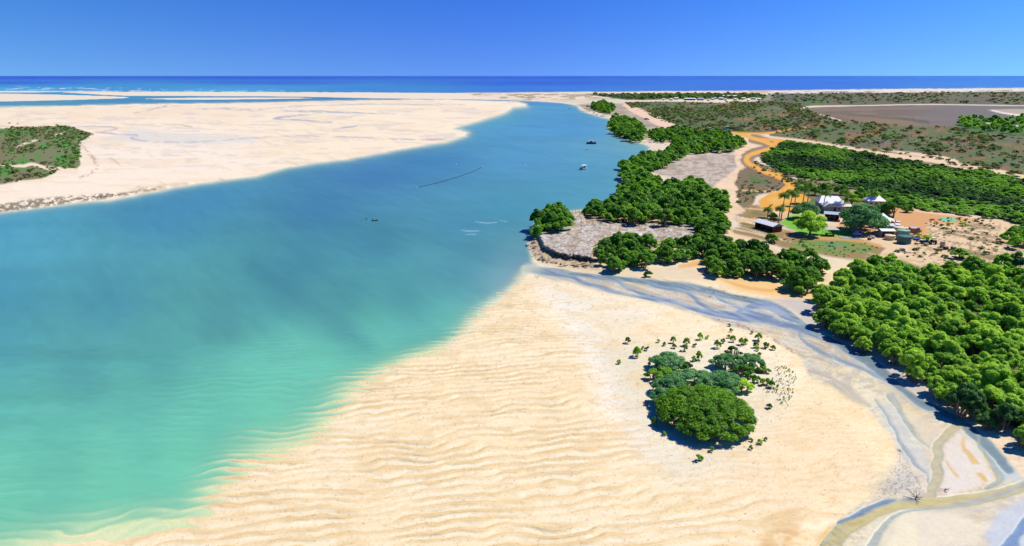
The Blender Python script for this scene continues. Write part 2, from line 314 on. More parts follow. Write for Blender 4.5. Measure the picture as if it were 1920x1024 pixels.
# mudflat
MUD = [(1516,201),(1616,198.6),(1733,196.6),(1920,199),(2900,202),(2900,236),(1920,226),(1800,224),(1786,236),(1704,236),(1650,234),(1586,229),(1542,217),(1512,206)]
mud = pmask(MUD, 4, 4); C = lay(C, mud, (134,116,92)); C = lay(C, mud*ss(0.45, .6, fbm(PX/60, PY/3, 155, 3)), (112,92,76), .7)
C = lay(C, mud*ss(1640, 1820, PX + 60*(n1-.5)), (118,112,106), .9)
C = lay(C, pmask([(1560,215),(1700,222),(1740,232),(1700,236),(1600,226)], 8, 6), (142,120,80), .7)
C = lay(C, stroke([(1590,216,1),(1640,219,2.5),(1700,223,2),(1740,230,3)], 3, 3)*ss(.4,.5,n2), (74,84,58), .85)
C = lay(C, stroke([(1500,204,1.2),(1516,200,1.6),(1560,199,1.2),(1620,198,.8),(1733,195.6,.9),(1840,197,.8),(1920,198.4,.8),(2900,202,1)], 1.4, 1), (232,216,190))
C = lay(C, stroke([(1538,215,.8),(1552,219,1.2),(1576,226,1)], 1.4, 1), (230,208,170))
C = lay(C, pmask([(1850,206),(1900,204),(2400,206),(2400,222),(1920,217),(1870,212)], 3, 3), (196,180,150), .8)
C = lay(C, stroke([(1860,207,1),(1890,214,1.5),(1940,219,2)], 1.5, 1), (238,226,210))
C = lay(C, pmask([(1800,221),(1850,222),(1920,223),(2900,240),(2900,290),(1920,256),(1850,249),(1794,240)], 3, 4), (72,112,44))
C = lay(C, stroke([(1850,231,1),(1880,235,1.5),(1960,238,2)], 1.5, 2), (216,206,176), .9)
# tracks behind the swamp
PAL = (240,208,168)
for pts, c in [([(1440,257,2),(1513,265,2.5),(1586,276,3),(1640,286,3),(1704,296,3.5),(1762,303,4),(1800,312,6),(1865,322,6),(1930,338,7),(2400,400,8)], PAL),
          ([(1650,280,1),(1700,287,3.5),(1760,295,4.5),(1795,305,4.5),(1785,312,4)], PAL),
          ([(1540,272,1),(1600,281,2.5),(1670,297,3),(1740,312,3)], PAL),
          ([(1250,240,3),(1280,245,3.5),(1310,248,3.5),(1380,252,4)], (240,214,178))]:
    C = lay(C, stroke(pts, 3, 4), c)
# platforms and their beaches
C = lay(C, plat3, (190,172,148)); C = lay(C, plat3*ss(.48,.6,fbm(PX/22, PY/1.8, 161, 4)), (148,138,114), .7)
C = lay(C, stroke([(1172,197,3),(1190,207,6),(1215,217,7),(1240,230,8),(1262,238,5),(1290,245,4)], 3, 3), (240,206,172))
C = lay(C, plat2, (206,190,168)); C = lay(C, plat2*ss(.46,.66,fbm(PX/14, PY/2.5, 165, 5)), (158,140,118), .7); C = lay(C, plat2*ss(.52,.62,fbm(PX/4, PY/1.5, 166, 3)), (140,124,106), .35)
BEACH = [(1395,258),(1430,266),(1441,276),(1425,284),(1392,290),(1384,300),(1410,318),(1392,334),(1386,350),(1398,380),(1392,396),(1372,410),(1366,425),(1400,440),(1440,455),(1470,480),(1540,500),(1560,530),(1540,560),(1480,570),
   (1400,548),(1330,530),(1290,500),(1330,440),(1350,400),(1362,370),(1330,352),(1352,340),(1382,315),(1376,285)]
C = lay(C, pmask(BEACH, 5, 5), (243,212,172)); C = lay(C, pmask(BEACH, 5, 5)*ss(.5,.62,n2), (226,190,146), .5)
C = lay(C, stroke([(1412,262,3),(1438,270,3),(1444,277,2.5)], 4, 3)*ss(.4,.6,n2), (140,118,92), .7)
YD = pmask([(1478,345),(1500,334),(1560,340),(1600,352),(1650,378),(1700,390),(1640,400),(1580,410),(1530,400),(1495,395),(1500,372)], 6, 5)
C = lay(C, YD, (124,116,76)); C = lay(C, YD*ss(.45,.6,n2), (86,112,52), .8)
C = lay(C, pmask([(1385,320),(1420,305),(1480,330),(1500,350),(1420,365),(1400,400),(1384,385),(1380,345)], 5, 5), (128,112,78))
C = lay(C, pmask([(1400,320),(1430,318),(1460,335),(1440,345),(1410,345)], 6, 5)*ss(.4,.55,n2), (84,116,50), .9)
C = lay(C, pmask([(1378,415),(1410,385),(1440,400),(1460,420),(1640,455),(1660,470),(1640,488),(1560,482),(1470,470),(1420,450),(1380,440)], 10, 22)*ss(.25,.42,n2), (156,128,78))
C = lay(C, pmask([(1384,418),(1415,395),(1450,412),(1420,440)], 6, 5)*ss(.42,.6,n2), (112,116,54), .8)
C = lay(C, pmask([(1470,454),(1500,444),(1570,448),(1640,464),(1620,476),(1520,472)], 14, 26)*ss(.30,.5,fbm(PX/12,PY/4,255,4)), (84,150,48), .85)
C = lay(C, pmask([(1535,454),(1580,455),(1590,464),(1550,466)], 8, 4), (72,150,96), .6)
CAMP = [(1540,425),(1640,388),(1700,388),(1762,397),(1821,404),(1880,411),(1920,419),(2900,560),(2900,520),(1920,500),(1800,515),(1700,500),(1640,486),(1660,466),(1600,445),(1560,445)]
camp = pmask(CAMP, 5, 4); C = lay(C, camp, (238,206,160))
C = lay(C, camp*ss(.5,.62,n2)*pmask([(1740,412),(1800,420),(1850,415),(1890,470),(1930,480),(1860,495),(1740,490),(1660,478),(1720,460)], 30, 8), (150,124,88), .9)
C = lay(C, camp*ss(.52,.64,fbm(PX/5, PY/2.5, 257, 4))*ss(408,430,PY)*ss(1690,1740,PX), (126,108,72), .65)
C = lay(C, pmask([(1640,388),(1700,388),(1762,400),(1830,410),(1800,422),(1740,420),(1740,445),(1700,450),(1660,430),(1600,440),(1560,435),(1590,410)], 12, 5), (222,162,100), .95)
C = lay(C, camp*stroke([(1690,392,1.5),(1750,401,1.5),(1800,404,2),(1850,409,2)], 3, 3), (244,216,180), .7)
C = lay(C, stroke([(1660,492,3),(1690,474,5),(1700,462,4),(1680,458,3)], 4, 2), (244,216,180), .8)
C = lay(C, stroke([(1470,442,2),(1540,447,3),(1600,450,3),(1650,462,3)], 4, 3), (222,158,98), .8)
for dy in (0, 5): C = lay(C, stroke([(1800,506+dy,1),(1860,494+dy,1),(1930,484+dy,1.2)], 1.5, 2), (168,136,100), .6)
for dy in (0, 6): C = lay(C, stroke([(1850,440+dy,1),(1885,458+dy,1),(1930,474+dy,1)], 2, 2), (196,160,118), .5)
C = lay(C, pmask([(1478,404),(1520,400),(1560,430),(1610,432),(1590,445),(1540,444),(1500,436),(1462,420)], 6, 3), (112,190,44))
C = lay(C, pmask([(1380,413),(1440,412),(1470,410),(1490,402),(1530,396),(1535,392),(1480,396),(1440,406)], 4, 2), (226,180,112), .8)
for pts in ([(1397,391,1),(1440,394,1)], [(1392,357,1),(1450,360,1.6)], [(1385,416,1.5),(1410,414,1.5)]):
    C = lay(C, stroke(pts, 2, 1), (238,196,130))
# swamp mud beneath the dark mangroves and the near forest
SWAMP = [(1469,266),(1528,270),(1601,283),(1674,297),(1762,313),(1850,322),(1920,343),(2900,500),(2900,540),(1920,418),(1880,409),(1821,403),(1762,397),(1698,388),(1650,378),(1604,356),(1557,338),(1499,332),(1455,320),(1438,307),(1424,295),(1445,282)]
FOREST = [(1583,520),(1604,496),(1650,492),(1695,489),(1733,507),(1771,510),(1786,497),(1850,493),(1920,500),(2400,520),(2600,900),(1990,850),(1909,805),(1880,790),(1844,770),(1783,745),(1740,720),(1700,690),(1665,650),(1622,637),(1590,620),(1552,596),(1540,571),(1535,548)]
C = lay(C, pmask(SWAMP, 3, 3), (66,104,44)); C = lay(C, pmask(FOREST, 14, 6), (120,104,84))
C = lay(C, pmask([(1500,338),(1560,343),(1598,352),(1606,360),(1580,360),(1520,350)], 4, 3), (196,166,130), .85)
# orange dirt road with dark verges
RD = [(1368,250,2),(1380,251,3.5),(1397,254,4),(1413,260,4),(1431,264,4),(1447,271,4.5),(1449,277,4.5),(1431,283,4.5),(1408,289,4.5),(1397,297,5),(1405,308,5.5),(1429,320,6),(1455,328,6.5),(1476,338,8),(1484,348,9),(1474,360,11)]
RD2 = [(1380,250,2),(1440,251,2.5),(1470,244,1.8),(1510,239,1.5)]; RD3 = [(1411,260,2.5),(1445,262,2.5),(1480,266,4),(1450,270,4)]
C = lay(C, stroke([(x,y,h+5) for x,y,h in RD[3:14]], 4, 4), (128,104,80), .85)
ORG = (236,170,60)
for r in (RD, RD2, RD3): C = lay(C, stroke(r, 2, 1.5, 1.2, 2), ORG)
C = lay(C, stroke([(x,y,h*.45) for x,y,h in RD], 3, 1.5, 1.2, 2), (238,184,84), .6)
C = lay(C, pmask([(1420,378),(1440,363),(1470,356),(1500,360),(1520,374),(1500,392),(1462,398),(1428,392)], 4, 3), ORG)
C = lay(C, pmask([(1440,372),(1480,364),(1500,372),(1450,384)], 8, 3), (236,190,100), .6)
# limestone point
C = lay(C, m*ss(-34, -8, plat)*(1-rim)*(PY > 380), (206,180,138), .9)
C = lay(C, m*ss(-30, 0, plat)*(1-rim)*(PY > 380)*ss(.5,.6,n3), (120,98,66), .7)
C = lay(C, rock, (206,196,178)); C = lay(C, rock*ss(.45,.6,fbm(PX/12, PY/3, 173, 5)), (176,152,124), .7); C = lay(C, rock*ss(.5,.66,fbm(PX/5, PY/2.6, 174, 4)), (150,134,112), .45); C = lay(C, rock*ss(.60,.72,fbm(PX/5, PY/2, 171, 4)), (96,86,74), .7)
C = lay(C, rock*ss(.64,.74,fbm(PX/6, PY/2.5, 175, 3)), (232,226,222), .8)
C = lay(C, rock*(1-ss(1.2, 5, plat))*ss(.3,.5,n3), (120,112,100), .6)
# bank between the mangroves and the creek
C = lay(C, pmask([(1110,490),(1200,505),(1290,500),(1330,530),(1300,526),(1200,519),(1136,515)], 6, 4), (230,208,176), .9)
C = lay(C, stroke([(1275,500,3),(1310,494,5),(1335,486,5),(1350,500,3)], 6, 4), (232,176,104), .85)
C = lay(C, pmask([(1345,520),(1380,508),(1440,520),(1470,540),(1540,548),(1530,560),(1450,556),(1380,545)], 10, 4), (242,196,128), .9)
C = lay(C, stroke([(1350,524,1),(1390,538,3),(1440,545,3),(1470,542,2)], 5, 3), (222,166,96), .7)
# creek bed
CB_ = 1
C = lay(C, creek, (242,226,190)); C = lay(C, creek*ss(.45,.6,n1), (228,212,178), .8)
C = lay(C, creek*ss(.5,.65,fbm(PX/50, PY/20, 181, 4)), (238,212,164), .7)
C = lay(C, creek*ss(.56,.66,fbm(PX/22, PY/9, 185, 4)), (204,196,174), .7)
C = lay(C, creek*ss(.5,.62,fbm(PX/9, PY/3.5, 187, 4)), (206,190,158), .5)
C = lay(C, creek*pmask([(1110,524),(1160,530),(1240,530),(1290,548),(1240,556),(1160,545)], 8, 3), (226,206,160), .8)
C = lay(C, creek*pmask([(1250,550),(1300,560),(1320,580),(1280,570),(1230,560)], 8, 3), (224,206,182), .7)
C = lay(C, creek*pmask([(1770,840),(1800,806),(1830,810),(1848,850),(1880,890),(1850,905),(1790,930),(1765,925)], 4, 4), (240,228,206), .95)
for pts in ([(1808,826,2),(1816,850,4),(1832,880,5),(1842,896,6)], [(1842,896,4),(1825,915,3),(1800,930,2)], [(1786,820,1.2),(1806,832,1.5)], [(1775,868,1.2),(1790,892,3)], [(1842,858,1.5),(1855,878,2),(1868,894,3)], [(1776,834,1),(1784,842,1.6)], [(1780,965,3),(1830,955,3),(1832,980,3)], [(1820,985,2),(1870,1010,5),(1900,1000,4)],
            [(1700,760,6),(1730,780,5),(1745,800,3)], [(1560,985,6),(1540,1020,8)]):
    C = lay(C, stroke(pts, 6, 12)*ss(.35,.55,n2), (230,192,116), .6)
C = lay(C, creek*pmask([(1700,865),(1735,890),(1738,925),(1683,938),(1640,930),(1660,900)], 14, 6), (196,194,182), .9)
C = lay(C, pmask([(1640,930),(1690,850),(1730,890),(1738,925),(1683,938)], 40, 8), (200,198,188), .7); C = lay(C, pmask([(1640,930),(1690,850),(1730,890),(1738,925),(1683,938)], 30, 6)*ss(.55,.65,fbm(PX/2.6, PY/1.8, 251, 3)), (140,138,128), .6)
C = lay(C, stroke([(1520,690,3),(1560,712,10),(1600,745,10),(1630,760,3)], 12, 5), (196,186,158), .8)
C = lay(C, stroke([(1330,596,1.5),(1380,609,2.5),(1430,626,3),(1470,650,2.5),(1500,666,2)], 3, 4)*ss(.45,.6,n3), (178,130,100), .85)
C = lay(C, pmask([(1440,561),(1478,577),(1530,620),(1616,656),(1700,728),(1780,770),(1700,690),(1600,640),(1545,600),(1530,560)], 10, 4), (206,196,184), .9)
C = lay(C, pmask([(1545,600),(1640,640),(1720,700),(1800,755),(1880,800),(1930,860),(1960,900),(1990,860),(1900,760),(1700,660)], 20, 6)*ss(.4,.6,n3), (140,124,106), .6)
for m_, c_ in chm: C = lay(C, m_*creek, tuple(0.6*np.array(c_)+0.4*np.array((196,184,160))), .5)
stk = fbm((PX+PY*.5)/34, (PY-0.30*PX)/2.6, 261, 4); lowc = ss(1640, 1560, PX)*.75+.25; stk2 = fbm((PX-PY*.3)/20, (PY-0.75*PX)/3.2, 263, 4)
stk = np.where(PX < 1560, stk, .5+(stk2-.5)*.75)
C = lay(C, creek*ss(.50,.60,stk)*ss(.4,.55,n1)*lowc, (178,178,174), .4); C = lay(C, creek*ss(.58,.66,stk)*lowc, (246,236,216), .45); C = lay(C, creek*ss(.44,.36,stk)*lowc, (184,168,136), .5)
for pg, cc, a in (([(1840,800),(1900,850),(1930,900),(1870,900),(1850,850),(1815,800)], (204,212,206), .8), ([(1640,975),(1690,952),(1760,960),(1850,948),(1700,1000),(1650,1060),(1600,1060)], (226,216,190), .7), ([(1870,960),(1930,930),(1990,1000),(1960,1100),(1880,1060),(1850,1000)], (196,208,216), .75),
    ([(1640,760),(1680,740),(1700,790),(1735,850),(1745,900),(1730,920),(1700,860),(1660,800)], (212,212,200), .7), ([(1690,960),(1780,965),(1860,985),(1840,1010),(1740,1040),(1670,1030)], (244,230,198), .7), ([(1640,720),(1700,760),(1740,790),(1765,800),(1745,850),(1700,780)], (232,216,184), .6)):
    C = lay(C, creek*pmask(pg, 18, 10), cc, a)
for pts in ([(1808,822,3),(1814,850,5),(1830,880,6),(1842,898,6)], [(1842,896,4),(1825,915,4),(1795,936,3)], [(1840,850,1.5),(1853,878,2),(1868,894,3)], [(1775,868,1.5),(1790,894,3)]): C = lay(C, stroke(pts, 5, 12)*ss(.35,.55,n2), (228,186,98), .65)
WET = np.maximum(WET, creek*0.9)
WET = np.maximum(WET, ss(16, -4, sFG)*ss(-400, -100, sFG)*(PY > 500)*0.6)
under = ss(0.06, -0.02, TZ); 
C = lay(C, under*(PY > 480)*(PX < 840), (236,222,170), .5)
C = np.clip(C*(1 + ((PY > 480)*(PX < 1720)*(C[..., 0] > .5))[..., None]*np.array((.055, .065, -.02))), 0.01, 0.82)
# ================================================================ water colour
WP = [(-300,420,70,142,178),(0,420,74,150,188),(40,440,84,160,190),(300,400,72,140,178),(600,400,66,126,166),(350,360,70,138,176),(700,330,72,130,176),(800,300,70,134,178),(860,430,72,142,174),(960,400,72,146,172),(700,460,66,130,158),(560,500,66,130,156),(900,480,70,138,162),
      (0,540,76,148,180),(200,560,76,146,172),(420,600,76,140,154),(0,640,80,154,176),(150,700,80,150,164),(300,680,82,156,164),(500,560,74,146,160),(650,560,72,138,158),(760,560,70,136,156),(850,520,70,138,160),(900,540,80,152,168),
      (0,760,90,172,172),(120,800,96,180,172),(250,760,94,176,172),(0,880,106,192,176),(200,880,108,194,176),(380,760,98,184,174),(480,700,100,188,176),(600,640,98,184,174),(700,610,92,176,170),(800,580,84,160,168),(0,980,112,198,174),(200,960,112,200,176),(350,860,110,198,176),(500,760,110,200,178),(600,690,108,196,180),(720,640,104,190,180),(830,590,104,186,182),
      (1000,300,84,152,190),(1100,320,86,156,188),(1050,240,84,154,198),(1000,205,86,156,198),(1150,300,92,160,186),(1120,360,88,160,186),(1050,370,82,156,182),(1200,280,110,172,190),(980,480,86,150,170),(985,510,130,165,190),(940,540,140,178,196),(900,220,84,158,192),(-900,150,56,92,206),(2800,150,76,140,222),
      (0,146,58,94,208),(500,146,56,96,208),(1000,146,58,100,212),(1400,146,62,114,220),(1920,146,68,134,226),(0,156,64,104,212),(500,155,66,112,212),(1000,156,60,106,214),(1500,156,66,120,222),(1920,156,70,136,224),
      (0,161,72,150,206),(0,168,88,170,214),(300,163,76,150,208),(500,166,84,152,208),(400,169,90,166,212),(700,167,72,140,210),(1000,168,70,126,216),(1400,164,70,122,218),(1900,161,76,140,220),
      (0,196,70,140,178),(0,200,110,170,180),(250,190,78,146,184),(500,190,76,142,186),(700,186,72,134,180),(900,188,76,140,184)]
WP = np.array(WP, float)
def ycoord(y): return 300*np.log((np.maximum(y, 142.5)-141.2)/60)
num = np.zeros((NY, NX, 3)); den = np.zeros((NY, NX)); YC = ycoord(PY)
for p in WP:
    d2 = (PX-p[0])**2 + ((YC-ycoord(p[1]))*1.6)**2 + 2500; wgt = 1/d2**1.6
    den += wgt; num += wgt[..., None]*L(p[2], p[3], p[4])
WC = num/den[..., None]
wn = fbm(PX/(90*sc_+20) + PY/200, PY/(10*sc_+1.5), 201, 4); WC = WC*(0.93 + 0.20*wn)[..., None]
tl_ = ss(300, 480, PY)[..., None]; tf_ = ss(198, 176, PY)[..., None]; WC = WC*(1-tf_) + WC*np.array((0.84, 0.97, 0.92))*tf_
tl_ = ss(300, 480, PY)[..., None]; WC = WC*(np.array((1.04, 1.00, 0.95))*(1-tl_) + np.array((1.08, 1.06, 0.88))*tl_)*(0.93 + 0.14*fbm(PX/(9*sc_+2), PY/(1.6*sc_+.5), 231, 4))[..., None]
sk = stroke([(470,500,10),(560,570,26),(640,620,22),(690,650,8)], 60, 10); WC = lay(WC, sk, L(62,118,140), .4)
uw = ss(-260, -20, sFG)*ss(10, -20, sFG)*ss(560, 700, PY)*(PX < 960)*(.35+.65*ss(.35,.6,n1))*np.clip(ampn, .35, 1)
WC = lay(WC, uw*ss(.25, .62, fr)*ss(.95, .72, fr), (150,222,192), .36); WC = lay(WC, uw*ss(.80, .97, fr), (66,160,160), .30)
WC = WC*np.where((PY > 200)[..., None], np.array((1.05, 1.0, 0.95)), 1.0)
# far sea: rows of breakers and the pale shallows along the beaches
brk = ss(.64, .70, fbm(PX/22, PY/1.1, 211, 3))*pmask([(-900,160),(0,162),(250,165),(520,169),(560,173),(150,173),(0,172),(-900,172)], 3, 1)
WC = lay(WC, brk, (236,240,244), .55)
WC = lay(WC, stroke([(-60,171.8,.6),(40,171.3,.8),(110,171.4,.6),(220,171,.4)], 1, .6), (240,240,238), .8)
WC = lay(WC, stroke([(118,173,.5),(300,172.3,.6),(480,172.6,.5),(700,173.5,.3)], .8, .5)*ss(.4,.5,fbm(PX/12, PY, 215, 2)), (240,244,246), .9)
fl = np.zeros((NY, NX))
for pts in ([(893,416,.4),(915,419,.8),(932,417,.5)], [(865,432,.4),(880,434,.8),(897,433.5,.5)], [(936,414,.3),(950,415,.5)], [(872,439,.3),(892,440,.3)]): fl = np.maximum(fl, stroke(pts, 2, 2))
WC = lay(WC, fl, (180,215,235), .7)
depth = np.maximum(-TZ, 0)
sh = 0
WC = lay(WC, ss(520, 600, PY)*np.exp(-depth/0.30)*(PX < 1000), (116,214,176), .75)
WC = lay(WC, ss(600, 700, PY)*np.exp(-depth/0.06)*(PX < 1000)*ss(.45,.6,n1), (150,216,120), .5)
WC = lay(WC, (PY < 420)*np.exp(-depth/0.22)*(PY > 198), (120,190,180), .8)
OP = 1 - np.exp(-depth/0.13)
OP = np.where(PY < 198, 1 - np.exp(-depth/0.06), OP)
cw = cmw*ss(975, 1030, PX)
WC = WC*(1-cw[..., None]) + (CCOL/np.maximum(cm, 1e-3)[..., None])*(0.70+0.4*fbm(PX/16, PY/5, 221, 4))[..., None]*cw[..., None]
WC = np.where((cw > 0.02)[..., None], np.clip(WC, 0, .75), WC)
up_ = cw*ss(1620, 1540, PX); WC = lay(WC, up_*ss(.52,.62,stk), (190,198,208), .55); WC = lay(WC, up_*ss(.46,.38,stk), (112,130,150), .45)
OP = OP*(1-cw) + cw*np.where(PX < 1620, 0.84*(0.7+0.5*fbm(PX/24, PY/7, 223, 3)), .72)
WC = np.clip(WC, 0.003, 0.8)
# ================================================================ meshes of ground and water
def custom(o, label=None, cat=None, group=None, kind=None):
    for k, v in (('label', label), ('category', cat), ('group', group), ('kind', kind)):
        if v: o[k] = v
    return o
def grid_mesh(name, X, Y, Zz, attrs, keep=None):
    ny, nx = X.shape; me = bpy.data.meshes.new(name)
    idx = np.arange(ny*nx).reshape(ny, nx)
    q = np.stack([idx[1:, :-1], idx[1:, 1:], idx[:-1, 1:], idx[:-1, :-1]], -1).reshape(-1, 4)
    if keep is not None:
        k = keep[1:, :-1] | keep[1:, 1:] | keep[:-1, 1:] | keep[:-1, :-1]; q = q[k.ravel()]
    me.vertices.add(ny*nx); me.vertices.foreach_set('co', np.stack([X, Y, Zz], -1).astype(np.float32).ravel())
    me.loops.add(q.size); me.loops.foreach_set('vertex_index', q.astype(np.int32).ravel())
    me.polygons.add(len(q)); me.polygons.foreach_set('loop_start', np.arange(0, q.size, 4, dtype=np.int32))
    me.polygons.foreach_set('use_smooth', np.ones(len(q), bool))
    for an, arr in attrs.items():
        a = me.attributes.new(an, 'FLOAT_COLOR', 'POINT'); a.data.foreach_set('color', arr.astype(np.float32).ravel())
    me.update(calc_edges=True); me.validate()
    o = bpy.data.objects.new(name, me); COL.objects.link(o); return o
class NT:
    "tiny node helper"
    def __init__(s, name):
        s.m = bpy.data.materials.new(name); s.m.use_nodes = True; s.t = s.m.node_tree; s.t.nodes.clear()
        s.out = s.n('ShaderNodeOutputMaterial')
    def n(s, ty, **kw):
        nd = s.t.nodes.new(ty)
        for k, v in kw.items():
            if k.startswith('_'): setattr(nd, k[1:], v)
            else:
                i = nd.inputs[int(k[1:])] if k[0] == 'i' and k[1:].isdigit() else nd.inputs[k]
                if hasattr(v, 'is_output'): s.t.links.new(v, i)
                else: i.default_value = v
        return nd
    def l(s, a, b): s.t.links.new(a, b)
    def math(s, op, a, b=0.0, c=0.0):
        return s.n('ShaderNodeMath', _operation=op, i0=a, i1=b, i2=c).outputs[0]
    def mix(s, f, a, b, bt='MIX'):
        nd = s.n('ShaderNodeMix', _data_type='RGBA', _blend_type=bt); 
        for i, v in ((0, f), (6, a), (7, b)):
            if hasattr(v, 'is_output'): s.t.links.new(v, nd.inputs[i])
            else: nd.inputs[i].default_value = v
        return nd.outputs[2]
def ground_mat():
    g = NT('ground'); at_ = g.n('ShaderNodeAttribute', _attribute_name='Col'); geo = g.n('ShaderNodeNewGeometry')
    ln = g.n('ShaderNodeTexNoise', Scale=2.2, Detail=5.0, Roughness=0.7, Vector=geo.outputs['Position'])
    l2 = g.n('ShaderNodeTexNoise', Scale=0.35, Detail=4.0, Roughness=0.6, Vector=geo.outputs['Position'])
    v = g.math('ADD', g.math('MULTIPLY', ln.outputs[0], 0.30), g.math('MULTIPLY', l2.outputs[0], 0.22))
    v = g.math('ADD', v, 0.74)
    cmb = g.n('ShaderNodeCombineColor', Red=v, Green=v, Blue=v)
    col = g.mix(1.0, at_.outputs['Color'], cmb.outputs[0], 'MULTIPLY')
    rough = g.math('SUBTRACT', 0.95, g.math('MULTIPLY', at_.outputs['Alpha'], 0.55))
    bmp = g.n('ShaderNodeBump', Strength=0.35, Distance=0.12, Height=ln.outputs[0])
    b = g.n('ShaderNodeBsdfPrincipled', Roughness=rough, Normal=bmp.outputs[0]); g.l(col, b.inputs['Base Color'])
    b.inputs['Specular IOR Level'].default_value = 0.25
    g.l(b.outputs[0], g.out.inputs[0]); return g.m
def water_mat():
    g = NT('water'); at_ = g.n('ShaderNodeAttribute', _attribute_name='Col'); geo = g.n('ShaderNodeNewGeometry')
    mp = g.n('ShaderNodeMapping', Scale=(0.5, 1.3, 1)); g.l(geo.outputs['Position'], mp.inputs[0])
    n1_ = g.n('ShaderNodeTexNoise', Scale=1.1, Detail=5.0, Roughness=0.65, Vector=mp.outputs[0])
    n2_ = g.n('ShaderNodeTexNoise', Scale=0.06, Detail=4.0, Roughness=0.6, Vector=mp.outputs[0])
    bmp = g.n('ShaderNodeBump', Strength=0.6, Distance=0.10, Height=n1_.outputs[0])
    v = g.math('ADD', g.math('MULTIPLY', n1_.outputs[0], 0.10), g.math('ADD', g.math('MULTIPLY', n2_.outputs[0], 0.14), 0.88))
    cmb = g.n('ShaderNodeCombineColor', Red=v, Green=v, Blue=v)
    col = g.mix(1.0, at_.outputs['Color'], cmb.outputs[0], 'MULTIPLY')
    df0 = g.n('ShaderNodeBsdfDiffuse', Color=col); iv = g.math('MULTIPLY', g.math('SUBTRACT', 1.0, at_.outputs['Alpha']), 0.75); ci = g.n('ShaderNodeCombineColor', Red=iv, Green=iv, Blue=iv); tl0 = g.n('ShaderNodeBsdfTranslucent', Color=ci.outputs[0]); df = g.n('ShaderNodeAddShader'); g.l(df0.outputs[0], df.inputs[0]); g.l(tl0.outputs[0], df.inputs[1])
    tr = g.n('ShaderNodeBsdfTransparent', Color=(0.93, 0.99, 0.97, 1))
    mx = g.n('ShaderNodeMixShader'); g.l(at_.outputs['Alpha'], mx.inputs[0]); g.l(tr.outputs[0], mx.inputs[1]); g.l(df.outputs[0], mx.inputs[2])
    gl = g.n('ShaderNodeBsdfGlossy', Roughness=0.22, Normal=bmp.outputs[0])
    fr_ = g.n('ShaderNodeFresnel', IOR=1.33, Normal=bmp.outputs[0])
    f = g.math('MINIMUM', g.math('MULTIPLY', fr_.outputs[0], 0.5), 0.10)
    m2 = g.n('ShaderNodeMixShader'); g.l(f, m2.inputs[0]); g.l(mx.outputs[0], m2.inputs[1]); g.l(gl.outputs[0], m2.inputs[2])
    g.l(m2.outputs[0], g.out.inputs[0]); return g.m
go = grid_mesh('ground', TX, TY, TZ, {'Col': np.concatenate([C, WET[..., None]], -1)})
go.data.materials.append(ground_mat()); custom(go, kind='structure', label='pale rippled sand flats, scrub ground and dirt tracks round the inlet')
WTX, WTY = unproj(PX, PY, 0.0)
keep = TZ < 0.10
keep[0:4] = True
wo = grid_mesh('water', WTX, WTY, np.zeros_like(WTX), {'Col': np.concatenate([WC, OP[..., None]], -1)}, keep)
wo.data.materials.append(water_mat()); custom(wo, kind='structure', label='turquoise inlet, creek channels and deep blue sea')
# ================================================================ object helpers
def mesh_obj(name, V, F, mat, parent=None, attr=None, smooth=False):
    me = V if isinstance(V, bpy.types.Mesh) else None
    if me is None:
        me = bpy.data.meshes.new(name); V = np.asarray(V, np.float32)
        if isinstance(F, np.ndarray):
            k = F.shape[1]; me.vertices.add(len(V)); me.vertices.foreach_set('co', V.ravel())
            me.loops.add(F.size); me.loops.foreach_set('vertex_index', F.astype(np.int32).ravel())
            me.polygons.add(len(F)); me.polygons.foreach_set('loop_start', np.arange(0, F.size, k, dtype=np.int32))
            if attr is not None:
                a = me.attributes.new('tone', 'FLOAT', 'POINT'); a.data.foreach_set('value', attr.astype(np.float32))
            me.update(calc_edges=True)
        else:
            me.from_pydata([tuple(map(float, v)) for v in V], [], F)
        if smooth: me.polygons.foreach_set('use_smooth', np.ones(len(me.polygons), bool))
        if mat: me.materials.append(mat)
    o = bpy.data.objects.new(name, me); COL.objects.link(o)
    if parent: o.parent = parent
    return o
def empty(name, loc, rz=0, s=1.0, label=None, cat=None, group=None):
    o = bpy.data.objects.new(name, None); COL.objects.link(o); o.empty_display_size = 0.2
    o.location = loc; o.rotation_euler = (0, 0, rz); o.scale = (s, s, s) if not hasattr(s, '__len__') else s
    return custom(o, label, cat, group)
